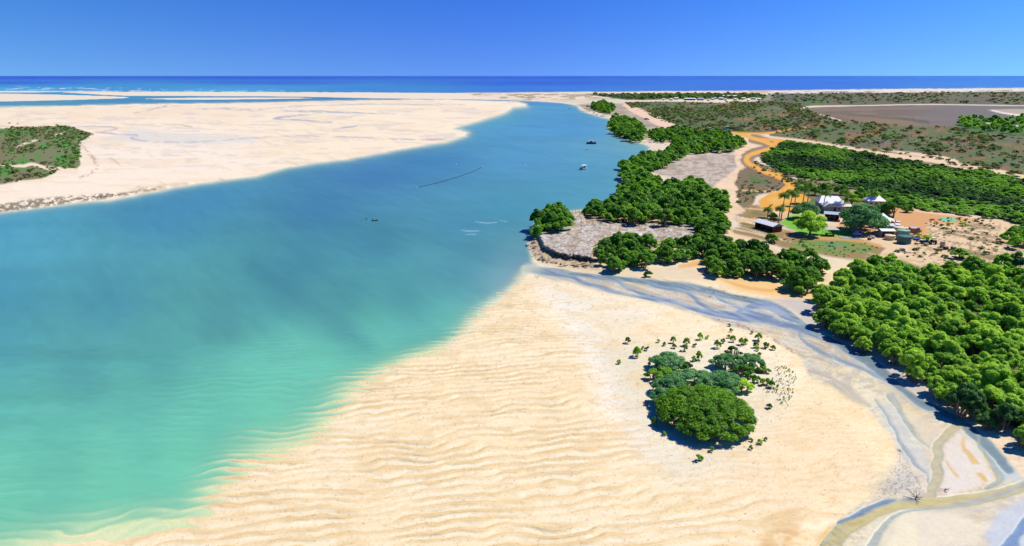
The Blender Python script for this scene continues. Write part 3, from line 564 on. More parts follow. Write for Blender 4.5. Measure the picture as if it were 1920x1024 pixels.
class MB:
    "collects boxes, tubes and prisms into one mesh"
    def __init__(s): s.v = []; s.f = []
    def add(s, V, F):
        n = len(s.v); s.v += [tuple(map(float, v)) for v in V]; s.f += [tuple(i+n for i in f) for f in F]; return s
    def box(s, c, d, rz=0, taper=1.0):
        x, y, z = c; a, b, h = d[0]/2, d[1]/2, d[2]/2; V = []
        for sz, t in ((-1, 1), (1, taper)):
            for sx, sy in ((-1,-1),(1,-1),(1,1),(-1,1)):
                u, v = sx*a*t, sy*b*t; V.append((x+u*math.cos(rz)-v*math.sin(rz), y+u*math.sin(rz)+v*math.cos(rz), z+sz*h))
        return s.add(V, [(0,3,2,1),(4,5,6,7),(0,1,5,4),(1,2,6,5),(2,3,7,6),(3,0,4,7)])
    def tube(s, pts, rad, n=6, cap=True):
        pts = [np.array(p, float) for p in pts]; rad = rad if hasattr(rad, '__len__') else [rad]*len(pts); V = []; F = []
        for i, p in enumerate(pts):
            d = pts[min(i+1, len(pts)-1)] - pts[max(i-1, 0)]; d = d/(np.linalg.norm(d)+1e-9)
            u = np.cross(d, (0,0,1) if abs(d[2]) < .9 else (1,0,0)); u /= np.linalg.norm(u); w_ = np.cross(d, u)
            for k in range(n):
                a = 2*math.pi*k/n; V.append(p + rad[i]*(math.cos(a)*u + math.sin(a)*w_))
        for i in range(len(pts)-1):
            for k in range(n): F.append((i*n+k, i*n+(k+1)%n, (i+1)*n+(k+1)%n, (i+1)*n+k))
        if cap: F.append(tuple(range(n))[::-1]); F.append(tuple((len(pts)-1)*n+k for k in range(n)))
        return s.add(V, F)
    def lathe(s, c, prof, n=16):
        V = []; F = []
        for r, z in prof:
            for k in range(n): a = 2*math.pi*k/n; V.append((c[0]+r*math.cos(a), c[1]+r*math.sin(a), c[2]+z))
        for i in range(len(prof)-1):
            for k in range(n): F.append((i*n+k, i*n+(k+1)%n, (i+1)*n+(k+1)%n, (i+1)*n+k))
        F.append(tuple(range(n))[::-1]); F.append(tuple((len(prof)-1)*n+k for k in range(n)))
        return s.add(V, F)
    def obj(s, name, mat, parent=None, smooth=False): return mesh_obj(name, s.v, s.f, mat, parent, smooth=smooth)
def paint(name, c, rough=0.5, metal=0.0, nz=0.15, scale=3.0):
    g = NT(name); geo = g.n('ShaderNodeTexCoord'); t = g.n('ShaderNodeTexNoise', Scale=scale, Detail=4.0, Vector=geo.outputs['Object'])
    v = g.math('ADD', g.math('MULTIPLY', t.outputs[0], 2*nz), 1-nz)
    cmb = g.n('ShaderNodeCombineColor', Red=v, Green=v, Blue=v); a = tuple(L(*c)*1.15) + (1,)
    b = g.n('ShaderNodeBsdfPrincipled', Roughness=rough, Metallic=metal); g.l(g.mix(1.0, a, cmb.outputs[0], 'MULTIPLY'), b.inputs['Base Color'])
    g.l(b.outputs[0], g.out.inputs[0]); return g.m
def corr(name, c, rough=0.45, axis='X', per=9.0):
    "corrugated sheet metal"
    g = NT(name); co = g.n('ShaderNodeTexCoord'); wv = g.n('ShaderNodeTexWave', Scale=per, _bands_direction=axis, Vector=co.outputs['Object'])
    t = g.n('ShaderNodeTexNoise', Scale=1.3, Detail=5.0, Vector=co.outputs['Object'])
    v = g.math('ADD', g.math('MULTIPLY', wv.outputs['Fac'], 0.06), g.math('ADD', g.math('MULTIPLY', t.outputs[0], 0.16), 0.92))
    cmb = g.n('ShaderNodeCombineColor', Red=v, Green=v, Blue=v); a = tuple(L(*c)*1.15) + (1,)
    b = g.n('ShaderNodeBsdfPrincipled', Roughness=rough); g.l(g.mix(1.0, a, cmb.outputs[0], 'MULTIPLY'), b.inputs['Base Color'])
    bm = g.n('ShaderNodeBump', Strength=0.12, Distance=0.02, Height=wv.outputs['Fac']); g.l(bm.outputs[0], b.inputs['Normal'])
    g.l(b.outputs[0], g.out.inputs[0]); return g.m
def leafmat(name, c1, c2, c3, rnd=0.5):
    "c1 dull, c2 mid, c3 bright leaf albedo; varies per leaf clump and per plant"
    g = NT(name); at_ = g.n('ShaderNodeAttribute', _attribute_name='tone'); oi = g.n('ShaderNodeObjectInfo')
    f = g.math('ADD', at_.outputs['Fac'], g.math('MULTIPLY', g.math('SUBTRACT', oi.outputs['Random'], 0.5), rnd))
    r = g.n('ShaderNodeValToRGB', Fac=f); e = r.color_ramp.elements
    e[0].position = 0.12; e[0].color = (*c1, 1); e[1].position = 0.92; e[1].color = (*c3, 1)
    m = e.new(0.5); m.color = (*c2, 1)
    d = g.n('ShaderNodeBsdfDiffuse', Color=r.outputs[0]); tl = g.n('ShaderNodeBsdfTranslucent', Color=g.mix(1.0, r.outputs[0], (1.35, 1.25, 0.5, 1), 'MULTIPLY'))
    mx = g.n('ShaderNodeMixShader', i0=0.45); g.l(d.outputs[0], mx.inputs[1]); g.l(tl.outputs[0], mx.inputs[2])
    gl = g.n('ShaderNodeBsdfGlossy', Roughness=0.45); m2 = g.n('ShaderNodeMixShader', i0=0.012); g.l(mx.outputs[0], m2.inputs[1]); g.l(gl.outputs[0], m2.inputs[2])
    g.l(m2.outputs[0], g.out.inputs[0]); return g.m
LEAF = leafmat('mangrove_leaves', (0.140,0.320,0.035), (0.300,0.580,0.045), (0.520,0.760,0.075), 0.6)
LEAFD = leafmat('coast_mangrove_leaves', (0.050,0.150,0.028), (0.115,0.315,0.028), (0.240,0.480,0.040), 0.65)
LEAFK = leafmat('dark_mangrove_leaves', (0.045,0.130,0.035), (0.090,0.230,0.050), (0.160,0.340,0.070), 0.4)
LEAFW = leafmat('swamp_leaves', (0.028,0.090,0.030), (0.085,0.250,0.030), (0.250,0.520,0.045), 0.5)
LEAFO = leafmat('dome_leaves', (0.045,0.130,0.014), (0.115,0.290,0.018), (0.250,0.480,0.032), 0.0)
LEAFB = leafmat('blue_green_leaves', (0.065,0.190,0.070), (0.140,0.360,0.125), (0.250,0.480,0.190), 0.3)
LEAFS = leafmat('scrub_leaves', (0.215,0.195,0.090), (0.180,0.235,0.075), (0.140,0.320,0.058), 0.8)
LEAFG = leafmat('grey_twigs', (0.13,0.12,0.10), (0.17,0.16,0.13), (0.2,0.19,0.15), 0.2)
BARK = paint('bark', (150,132,108), 0.9, nz=0.3); DEADW = paint('dead_wood', (128,112,90), 0.9, nz=0.25)
ROCK = paint('limestone', (168,148,118), 0.95, nz=0.35, scale=1.5); ROCKD = paint('dark_rock', (120,108,88), 0.95, nz=0.4, scale=1.5)
def lobes_dome(R_, Hh, n, rs, lo=0.25, rr=(0.26, 0.42)):
    out = []
    for i in range(n):
        a = rs.rand()*2*math.pi; q = math.sqrt(rs.rand()); r = R_*q*0.74
        zc = Hh*(lo + (1-lo)*0.72*(1-q*q)**0.6*(0.75+0.35*rs.rand())); lr = R_*(rr[0]+(rr[1]-rr[0])*rs.rand())
        out.append((r*math.cos(a), r*math.sin(a), zc, lr, lr, lr*(0.7+.35*rs.rand())))
    return out
def crown_arrays(lobes, n, leaf, rs, asp=0.62, up=1.0, shell=0.22, core=True, tone_j=0.28):
    L_ = np.array(lobes); w_ = L_[:,3]*L_[:,4]; w_ = w_/w_.sum()
    li = rs.choice(len(L_), n, p=w_); d = rs.normal(size=(n,3)); d[:,2] = np.abs(d[:,2])*0.9 - 0.25*np.abs(rs.normal(size=n)); d /= np.linalg.norm(d, axis=1)[:,None]
    rad = 1 - shell*rs.rand(n)**1.3 + 0.10*rs.rand(n)
    P = L_[li,:3] + d*L_[li,3:6]*rad[:,None]
    P[:,2] = np.maximum(P[:,2], 0.12 + 0.1*rs.rand(n))
    N = d + rs.normal(size=(n,3))*0.42; N[:,2] += up; N /= np.linalg.norm(N, axis=1)[:,None]
    T = np.cross(N, rs.normal(size=(n,3))); T /= np.linalg.norm(T, axis=1)[:,None]; B = np.cross(N, T)
    sz = leaf*(0.6+0.8*rs.rand(n))[:,None]
    V = np.stack([P - T*sz, P - B*sz*asp, P + T*sz, P + B*sz*asp], 1).reshape(-1,3); F = np.arange(4*n).reshape(n,4)
    lt = rs.rand(len(L_)); tone = np.clip(0.24 + 0.40*lt[li] + tone_j*(rs.rand(n)) , 0, 1); tone = np.repeat(tone, 4)
    if core:
        cv = []; cf = []; nu, nv = 8, 5
        for lx, ly, lz, a, b, c in lobes:
            o0 = len(V) + len(cv)
            for j in range(nv):
                ph_ = -0.6 + (math.pi/2+0.55)*j/(nv-1)
                for i in range(nu):
                    t = 2*math.pi*i/nu; cv.append((lx+a*.76*math.cos(ph_)*math.cos(t), ly+b*.76*math.cos(ph_)*math.sin(t), max(0.08, lz+c*.76*math.sin(ph_))))
            for j in range(nv-1):
                for i in range(nu): cf.append((o0+j*nu+i, o0+j*nu+(i+1)%nu, o0+(j+1)*nu+(i+1)%nu, o0+(j+1)*nu+i))
        V = np.concatenate([V, np.array(cv)]); F = np.concatenate([F, np.array(cf)]); tone = np.concatenate([tone, np.full(len(cv), 0.3)])
    return V, F, tone
def trunk_mb(R_, Hh, rs, n=5):
    m = MB()
    for i in range(n):
        a = rs.rand()*6.28; r = R_*(.25+.4*rs.rand()); x0, y0 = rs.normal()*.12*R_, rs.normal()*.12*R_
        m.tube([(x0, y0, -0.2), (x0+.3*r*math.cos(a), y0+.3*r*math.sin(a), Hh*.3), (r*math.cos(a), r*math.sin(a), Hh*(.5+.25*rs.rand()))], [.05*R_, .036*R_, .015*R_], 5)
        for k in range(2):
            b = rs.rand()*6.28; m.tube([(x0+.05*r, y0, .35*Hh*rs.rand()+.1), (x0+.45*R_*math.cos(b), y0+.45*R_*math.sin(b), -.15)], [.02*R_, .012*R_], 4)
    return m
# ---- prototype meshes (unit trees are built at real size: about 5 m across, 4.5 m tall)
def proto(name, R_, Hh, nl, n, leaf, seed, **kw):
    rs = np.random.RandomState(seed); lb = lobes_dome(R_, Hh, nl, rs, kw.pop('lo', .25), kw.pop('rr', (.26,.42)))
    return crown_arrays(lb, n, leaf, rs, **kw)
def to_mesh(name, arr, mat):
    V, F, t = arr; o = mesh_obj(name, V, F, mat, attr=t); me = o.data; bpy.data.objects.remove(o); return me
PA = [proto('c', 2.6, 4.6, 38, 5000, .155, 300+i, lo=.3, rr=(.13,.27), tone_j=.35) for i in range(6)]
PB = [proto('c', 2.6, 4.2, 26, 1500, .27, 320+i, lo=.3, rr=(.15,.3), tone_j=.35) for i in range(5)]          # for distant ones
PC = [proto('c', 2.6, 4.0, 8, 170, .62, 340+i, lo=.25) for i in range(5)]
TRK = []
for i in range(4):
    m_ = trunk_mb(2.6, 4.2, np.random.RandomState(360+i)); o = m_.obj('trunk', BARK); TRK.append(o.data); bpy.data.objects.remove(o)
MESH = {}
def cm_(kind, i, mat):
    k = (kind, i, mat.name)
    if k not in MESH: MESH[k] = to_mesh('crown', {'A': PA, 'B': PB, 'C': PC}[kind][i], mat)
    return MESH[k]
def tree(name, x, y, z, s, rs, mat=LEAF, kind='A', label=None, cat='tree', group=None, hz=1.0):
    r = empty(name, (x, y, z), rs.rand()*6.28, (s, s, s*hz), label, cat, group)
    n = {'A': 6, 'B': 5, 'C': 5}[kind]; mesh_obj('crown', cm_(kind, rs.randint(n), mat), None, None, r)
    mesh_obj('trunk', TRK[rs.randint(4)], None, None, r); return r
def stuff_mesh(name, items, protos, mat, rs, label, tint=None):
    "many plants merged into one object"
    Vs, Fs, Ts = [], [], []; o0 = 0
    for k, (x, y, z, s, hz) in enumerate(items):
        V, F, t = protos[rs.randint(len(protos))]; a = rs.rand()*6.28; c, s_ = math.cos(a)*s, math.sin(a)*s
        W = np.stack([V[:,0]*c - V[:,1]*s_ + x, V[:,0]*s_ + V[:,1]*c + y, V[:,2]*s*hz + z], 1)
        Vs.append(W); Fs.append(F + o0); o0 += len(V); Ts.append(t + ((rs.rand()-.5)*.55 if tint is None else tint[k]))
    o = mesh_obj(name, np.concatenate(Vs), np.concatenate(Fs), mat, attr=np.concatenate(Ts)); return custom(o, label, kind='stuff')
def inside(poly, x, y):
    c = False; n = len(poly)
    for i in range(n):
        ax, ay = poly[i]; bx, by = poly[(i+1)%n]
        if (ay > y) != (by > y) and x < (bx-ax)*(y-ay)/(by-ay)+ax: c = not c
    return c
def scatter(poly, sp, rs, hc=0.0, tries=30000, taken=None, jit=0.5, off=None):
    "poisson spots whose crowns (centre height hc) fill an outline of the photo; spacing sp in metres"
    xs_ = [p[0] for p in poly]; ys_ = [p[1] for p in poly]; W = [unproj(p[0], p[1], hc) for p in poly]
    X0, X1 = min(p[0] for p in W), max(p[0] for p in W); Y0, Y1 = min(p[1] for p in W), max(p[1] for p in W)
    cell = sp/1.42; grid = {}; out = []
    NXg = X1-X0; ny = max(1, int((Y1-Y0)/(sp*.9)))
    for j in range(ny+1):
        nx = int(NXg/sp)+1
        for i in range(nx+1):
            X = X0 + (i + .5*(j%2) + (rs.rand()-.5)*2*jit)*sp; Y = Y0 + (j + (rs.rand()-.5)*2*jit)*sp*.9
            px, py = proj(X, Y, hc)
            if inside(poly, px, py): out.append((X, Y, px, py))
    return out
def zt(X, Y):
    px, py = proj(X, Y, 0.4); return float(tz(px, py))
ORD = 'first second third fourth fifth sixth seventh eighth ninth tenth eleventh twelfth thirteenth fourteenth fifteenth sixteenth seventeenth eighteenth nineteenth twentieth'.split()
def row_labels(items, head, where, per=11, rows=('nearest','second','third','fourth','fifth','sixth','seventh','eighth','ninth','tenth','eleventh','twelfth','thirteenth','fourteenth','fifteenth','sixteenth','seventeenth','eighteenth','nineteenth','twentieth')):
    "items: dict with px, py; a label for each from where it stands in its clump"
    it = sorted(items, key=lambda d: -d['py']); n = len(it)
    if n <= 20:
        for k, d in enumerate(sorted(it, key=lambda d: d['px'])): d['label'] = f"{head(d)}, {ORD[k]} from left {where}"
        return
    nr = min(20, max(1, round(n/per))); nr = max(nr, -(-n//20)); sz = -(-n//nr)
    for r in range(0, n, sz):
        for k, d in enumerate(sorted(it[r:r+sz], key=lambda d: d['px'])): d['label'] = f"{head(d)}, {rows[r//sz]} row, {ORD[min(k,19)]} from left {where}"
# ================================================================ mangroves
rs = np.random.RandomState(5)
ZONES = [ # name phrase, outline, spacing, crown-centre height, size range, material, extra
 ('in the big right thicket', FOREST + [], 2.7, 2.4, (.5, 1.08), LEAF),
 ('in the clump below the platform', [(1116,462),(1140,450),(1170,444),(1218,446),(1224,470),(1234,474),(1240,456),(1262,450),(1276,462),(1290,448),(1322,448),(1320,474),(1296,486),(1280,476),(1262,484),(1238,480),(1222,482),(1200,496),(1150,500),(1120,492)], 2.9, 2.1, (.6,1.05), LEAFD),
 ('in the clump beside the beach', [(1306,440),(1308,415),(1332,400),(1345,392),(1362,398),(1360,420),(1345,440),(1330,450)], 3.1, 2.1, (.65,1.05), LEAFD),
 ('in the clump above the creek', [(1322,498),(1328,462),(1350,450),(1382,452),(1396,470),(1404,462),(1430,466),(1458,474),(1470,486),(1490,474),(1538,488),(1544,516),(1528,538),(1482,536),(1468,512),(1440,508),(1414,508),(1396,500),(1378,508),(1350,510)], 2.9, 2.1, (.6,1.05), LEAFD),
 ('in the clump above the platform', [(1098,400),(1106,385),(1120,386),(1150,382),(1158,372),(1156,352),(1172,338),(1200,330),(1232,336),(1256,348),(1292,338),(1318,344),(1330,358),(1358,368),(1360,392),(1344,404),(1300,420),(1262,418),(1220,414),(1190,416),(1150,412),(1120,408)], 3.7, 2.4, (.65,1.3), LEAFD),
 ('in the clump beside the boats', [(1166,334),(1170,308),(1200,296),(1235,290),(1254,280),(1268,262),(1220,262),(1222,246),(1270,242),(1320,248),(1352,246),(1388,262),(1396,270),(1370,281),(1320,283),(1290,286),(1262,300),(1228,316),(1200,334)], 4.6, 2.6, (.85,1.5), LEAFD),
 ('in the far bend clump', [(1144,232),(1150,223),(1170,220),(1192,228),(1206,242),(1210,254),(1195,262),(1170,256),(1150,246)], 5.4, 2.8, (1.1,1.7), LEAFD),
 ('in the farthest shore clump', [(1108,202),(1112,195),(1132,193),(1150,199),(1150,206),(1138,212),(1126,209)], 7, 2.6, (1.2,1.9), LEAFD),
 ('on the rocky point', [(1004,438),(1008,418),(1024,408),(1040,402),(1058,408),(1064,424),(1060,436),(1030,440)], 3.0, 2.0, (.8,1.2), LEAFD),
 ('in the swamp behind the camp', SWAMP, 4.2, 1.3, (.65,1.15), LEAF),
 ('in the clump at the right edge', [(1884,450),(1900,432),(1920,428),(2000,430),(2060,480),(1960,480),(1900,462)], 3.4, 1.6, (.6,1.0), LEAF),
 ('on the grey mudflat', [(1800,222),(1850,223),(1920,224),(2400,234),(2400,270),(1920,254),(1850,247),(1798,239)], 14, 1.6, (.9,1.7), LEAF),
]
allm = []
for zi, (ph_, poly, sp, hc, (s0, s1), mat) in enumerate(ZONES):
    for X, Y, px, py in scatter(poly, sp, rs, hc):
        if px < -60 or px > 2150 or py > 1080: continue
        s = s0 + (s1-s0)*rs.rand()**1.3
        mt_ = LEAFK if zi in (0, 4, 5, 6) and float(noise(np.array(X/9.), np.array(Y/14.), 90)) > .86 else mat
        allm.append(dict(zone=zi, X=X, Y=Y, px=px, py=py, s=s, app=s*FPX/math.hypot(X, Y), mat=mt_, where=ph_))
extra = [(1114,393,1.2),(1104,398,.9),(1101,201,1.2),(1131,211,1.0),(1155,217,1.3),(1141,214,1.0),(1447,449,.7),(1453,452,.45),(1216,508,.45),(1384,510,.5)]
for px, py, s in extra:
    x, y = unproj(px, py, 1.5); allm.append(dict(zone=99, X=float(x), Y=float(y), px=px, py=py, s=s, app=s*FPX/math.hypot(x, y), mat=LEAFD, where='of the lone shore mangroves'))
vis = [d for d in allm if -25 < d['px'] < 1945 and d['py'] < 1040]
vis.sort(key=lambda d: -d['app'])
IND = vis[:292]; idset = set(map(id, IND)); REST = [d for d in allm if id(d) not in idset]
for zi in set(d['zone'] for d in IND):
    g_ = [d for d in IND if d['zone'] == zi]
    row_labels(g_, lambda d: ('large' if d['s'] > .95 else 'small' if d['s'] < .65 else 'green') + ' mangrove', g_[0]['where'])
GN = {z[0]: 'mangroves ' + z[0] for z in ZONES}
for d in IND:
    far = math.hypot(d['X'], d['Y'])
    tree('mangrove_tree', d['X'], d['Y'], zt(d['X'], d['Y'])-.05, d['s'], rs, d['mat'], 'A' if far < 215 else 'B', d['label'], 'mangrove', GN.get(d['where'], 'lone shore mangroves'), .85+.35*rs.rand())
for mat in (LEAF, LEAFD):
    near_ = [(d['X'], d['Y'], zt(d['X'], d['Y'])-.05, d['s'], .45+.2*rs.rand() if d['zone'] == 9 else .85+.35*rs.rand()) for d in REST if (d['mat'] is LEAF) == (mat is LEAF)]
    if mat is LEAF: stuff_mesh('mangrove_thicket', near_, PC, LEAFW, rs, 'dense green mangrove swamp spreading behind the camp', [float(fbm(np.array(a[0]/22.), np.array(a[1]/34.), 77, 3)-.5)*1.9 - .22 + (rs.rand()-.5)*.25 + (.55 if a[1] > 560 or a[1] < 235 else 0) for a in near_])
    else: stuff_mesh('shore_mangroves', near_, PB if len(near_) < 500 else PC, mat, rs, 'dark green mangroves massed along the inlet shore')
print('mangroves', len(allm), 'individual', len(IND))
# ---- the green dome on the sand and its blue-green neighbours
def dome(name, px, py, rx, ry, h, n, leaf, mat, seed, label, tj=.3, nl=40, lr0=.17):
    "one broad crown; rx, ry half-widths in metres"
    rs_ = np.random.RandomState(seed); x, y, z = at(px, py); lb = []
    for i in range(nl):
        a = rs_.rand()*6.28; q = math.sqrt((i+.5)/nl); lr = min(rx, ry)*lr0*(1+.6*rs_.rand())
        lb.append((rx*.86*q*math.cos(a), ry*.86*q*math.sin(a), h*(.35+.50*(1-q**2.6))-.12*rs_.rand()*h, lr, lr, lr*.7))
    r = empty(name, (x, y, z), 0, 1, label, 'mangrove')
    V, F, t = crown_arrays(lb, n, leaf, rs_, tone_j=tj, up=.7); mesh_obj('crown', V, F, mat, r, attr=t)
    m = MB()
    for i in range(14):
        a = rs_.rand()*6.28; q = .2+.6*rs_.rand(); X_, Y_ = rx*q*math.cos(a), ry*q*math.sin(a)
        m.tube([(X_*.8, Y_*.8, -.2), (X_*.9, Y_*.9, h*.35), (X_, Y_, h*.6)], [.10, .07, .04], 5)
    m.obj('trunk', BARK, r); return r
dome('mangrove_dome', 1321, 790, 6.9, 7.6, 4.1, 30000, .15, LEAFO, 1, 'broad dark green domed mangrove, largest of the clump on the sand', .34, 260, lr0=.085)
BL = [(1246,758,2.6,2.2,2.6,LEAFB,'blue-green mangrove at the left shoulder of the domed clump'),
      (1252,690,3.3,2.8,2.6,LEAFB,'dark blue-green mangrove at the upper left corner of the domed clump'),
      (1240,712,2.6,2.2,2.0,LEAF,'bright green mangrove below the upper left corner of the domed clump'),
      (1300,728,4.6,3.0,2.9,LEAFB,'pale blue-green mangrove spreading behind the middle of the dome'),
      (1350,730,3.4,3.0,2.8,LEAFB,'blue-green mangrove touching the right rear of the dome'),
      (1366,690,3.2,2.3,2.4,LEAFB,'dark mangrove behind the dome on the right side'),
      (1374,668,1.5,1.3,2.0,LEAFD,'small dark mangrove topping the right rear of the domed clump'),
      (1408,690,2.2,2.3,2.4,LEAFB,'dark green mangrove standing right of the domed clump'),
      (1396,704,1.8,1.6,1.7,LEAFD,'low mangrove between the dome and its right neighbour'),
      (1385,732,2.2,2.2,1.9,LEAF,'yellow-green mangrove on the right flank of the dome'),
      (1286,700,1.6,1.4,1.9,LEAFD,'small mangrove filling the gap in the middle of the domed clump'),
      (1258,738,3.0,2.6,2.8,LEAFB,'pale green mangrove left of centre in the domed clump'),
      (1425,696,1.1,1.0,1.1,LEAFD,'low dark mangrove outlying right of the domed clump'),
      (1435,700,.9,.8,.9,LEAFD,'lowest dark mangrove at the seedling side of the domed clump')]
for i, (px, py, rx, ry, h, mt, lab) in enumerate(BL):
    dome('mangrove_tree', px, py, rx, ry, h, int(1500*rx*ry/3), .14, mt, 20+i, lab, .3, max(8, int(5*rx*ry)))
# ---- young mangroves dotted on the sand
YM = [(1177,644,1.1),(1194,669,1.75),(1205,655,.6),(1213,657,.8),(1235,642,.7),(1245,648,.7),(1262,643,1.1),(1264,653,.8),(1287,648,1.3),(1283,658,1.1),(1313,637,1.2),(1326,635,.7),(1303,650,.7),(1311,664,.7),(1310,675,1.3),(1300,677,.9),
      (1345,653,1.35),(1355,643,.8),(1366,634,.7),(1374,641,1.1),(1371,622,.7),(1367,612,.6),(1390,647,1.2),(1398,646,1.1),(1410,626,.6),(1422,639,1.4),(1417,652,1.1),(1421,658,.8),(1434,653,1.1),(1440,652,.8),(1449,656,.9),(1424,669,.8),(1160,682,.7),(1217,685,.6),
      (1412,718,1.3),(1420,717,1.0),(1430,722,1.0),(1438,721,1.0),(1446,727,1.1),(1442,766,.8),(1227,797,1.0),(1245,816,.6),(1335,846,.7),(1311,864,.9),(1408,828,.5),(1424,832,.7),(1436,826,.5),(1409,843,.6)]
ym = [dict(px=p, py=q, s=s) for p, q, s in YM]
row_labels(ym, lambda d: ('tallest ' if d['s'] > 1.7 else '') + 'young mangrove on bare sand', 'round the domed clump', 8)
for i, d in enumerate(ym):
    x, y, z = at(d['px'], d['py'])
    tree('young_mangrove', x, y, z-.03, d['s']*.26*.8, rs, LEAFD if rs.rand() < .6 else LEAF, 'C' if d['s'] < 1 else 'B', d['label'], 'sapling', 'young mangroves on the sand', 1.35)
sd_ = []
PSD = [(1440,716),(1452,690),(1468,682),(1484,690),(1494,705),(1488,740),(1476,764),(1462,758),(1450,738),(1430,735)]
for i in range(190):
    for _ in range(50):
        px, py = 1425+rs.rand()*75, 680+rs.rand()*85
        if inside(PSD, px, py) and noise(np.array(px/14.), np.array(py/9.), 9) > .25*rs.rand(): break
    sd_.append(dict(px=px, py=py, s=.35+.5*rs.rand()**2))
for px, py in [(1200,662),(1233,800),(1228,784),(1298,842),(1292,860),(1300,870),(1335,862),(1395,838),(1380,835),(1430,822),(1446,790),(1462,786),(1310,630),(1356,620),(1350,612),(1440,672),(1455,668),(1460,676),(1432,680),(1428,664),(1212,668)]: sd_.append(dict(px=px, py=py, s=.4))
for g_, wh in ((sd_[:190], 'in the patch right of the dome'), (sd_[190:], 'round the domed clump')): row_labels(g_, lambda d: 'tiny dark mangrove seedling', wh)
sp_ms = []
for i in range(3):
    rs_ = np.random.RandomState(70+i); sp_ms.append(to_mesh('seedling', crown_arrays([(0,0,.55,.22,.22,.38),(.15,.1,.3,.15,.15,.2)], 46, .13, rs_, core=False, tone_j=.2), LEAFD))
for i, d in enumerate(sd_):
    x, y, z = at(d['px'], d['py']); o = mesh_obj('mangrove_seedling', sp_ms[i%3], None, None); o.location = (x, y, z-.08); o.rotation_euler.z = rs.rand()*6; o.scale = (d['s']*.5,)*2+(d['s']*.55,)
    custom(o, d['label'], 'seedling', 'seedlings in the patch right of the domed clump' if i < 190 else 'stray seedlings near the domed clump')
# ================================================================ scrub
SP = [proto('s', 1.5, 1.7, 6, 90, .42, 400+i, lo=.2) for i in range(5)]
SPM = {}
def scrub(poly, sp, zone, where, s0, s1, patch, hc=.7):
    for X, Y, px, py in scatter(poly, sp, rs, hc, jit=.5):
        if not (-30 < px < 1950): continue
        n_ = float(fbm(np.array(px/50.), np.array(py/14.), 133, 3))
        if rs.rand() > ss(patch-.1, patch+.1, n_)+.12: continue
        s = s0 + (s1-s0)*rs.rand()**3; SCB.append(dict(zone=zone, X=X, Y=Y, px=px, py=py, s=s, app=s*FPX/math.hypot(X, Y), where=where, t=rs.rand()))
SCB = []
scrub([(1171,193),(1240,192),(1450,191),(1500,196),(1540,218),(1640,232),(1790,240),(1850,252),(1920,260),(1945,262),(1945,350),(1850,326),(1762,305),(1674,290),(1600,280),(1513,262),(1450,255),(1441,247),(1377,246),(1300,243),(1247,233),(1215,217),(1190,206)], 7.0, 0, 'beyond the dirt road', .6, 2.3, .46)
scrub([(1440,176),(1640,174.5),(1945,172.4),(1945,197),(1740,194.6),(1560,196),(1450,190)], 30, 1, 'in the farthest scrub', 1.6, 4, .42)
scrub(LSCRUB[1:-1]+[(-30,345),(-30,240)], 4.6, 2, 'on the left headland', .45, 1.4, .46)
scrub([(1385,322),(1420,306),(1480,332),(1500,350),(1420,365),(1398,398),(1384,385),(1380,345)], 3.2, 3, 'beside the orange road', .3, .9, .5)
scrub([(1740,412),(1860,404),(1905,470),(1925,486),(1850,495),(1740,490),(1660,478),(1720,462),(1700,440)], 2.4, 4, 'on sand right of the camp', .2, .62, .5)
scrub([(1390,430),(1430,442),(1470,455),(1560,482),(1640,488),(1655,470),(1600,448),(1560,449),(1480,448),(1440,440)], 2.2, 5, 'on grass before the camp', .15, .5, .5)
scrub([(1410,300),(1440,322),(1482,333),(1560,344),(1600,358),(1560,362),(1520,352),(1490,345),(1450,335)], 3, 6, 'on the dark road verge', .4, 1.1, .45)
scrub([(1100,177.4),(1240,176.4),(1420,176.4),(1440,182),(1380,185),(1250,185),(1190,188),(1150,183)], 20, 7, 'in the far green grove', 3, 5, .2)
SCB.sort(key=lambda d: -d['app']); I2 = SCB[:286]; R2 = SCB[286:]
for zi in set(d['zone'] for d in I2):
    g_ = [d for d in I2 if d['zone'] == zi]; row_labels(g_, lambda d: 'scrub bush', g_[0]['where'])
SPM = [to_mesh('scrub_bush', proto('s', 1.5, 1.7, 8, 420, .2, 430+i, lo=.2), LEAFD if i > 4 else LEAFS) for i in range(8)]
for d in I2:
    o = mesh_obj('scrub_bush', SPM[rs.randint(5) if d['zone'] != 2 or rs.rand() < .4 else 5+rs.randint(3)], None, None); o.location = (d['X'], d['Y'], zt(d['X'], d['Y'])-.05); o.scale = (d['s'], d['s'], d['s']*(.6+.3*rs.rand())); o.rotation_euler.z = rs.rand()*6.28
    custom(o, d['label'], 'bush', 'scrub bushes ' + d['where'])
stuff_mesh('low_scrub', [(d['X'], d['Y'], zt(d['X'], d['Y'])-.05, d['s'], .6+.3*rs.rand()) for d in R2], [proto('s', 1.5, 1.7, 5, 36, .6, 450+i, lo=.2) for i in range(4)], LEAFS, rs, 'low mottled green and brown scrub covering the headlands', [(rs.rand()-.5)*.9 + .1 for _ in R2])
print('scrub', len(SCB))
for px, py, s, lab in [(18,232,1.0,'small round bush alone on the left sand flat'),(33,233,.8,'smaller round bush right of its twin on the left flat'),(107,236,1.2,'green bush on the top edge of the left headland'),(1392,188,3.2,'dark round tree beside the distant settlement'),(1428,187,5.4,'largest dark tree right of the distant settlement'),(1466,189,3.2,'green bush right of the distant settlement'),
                       (1800,484,2.0,'low spreading green bush on the sand right of the camp'),(1722,444,.8,'small green bush beside the orange shed'),(1738,452,1.3,'green bush behind the tractor'),(1692,436,1.0,'green shrub among the camp vehicles'),(1805,424,.9,'green tuft on the sand below the court')]:
    x, y, z = at(px, py); tree('leafy_bush', x, y, z, s*.55, rs, LEAF if py > 200 else LEAFD, 'B', lab, 'bush', hz=.6)
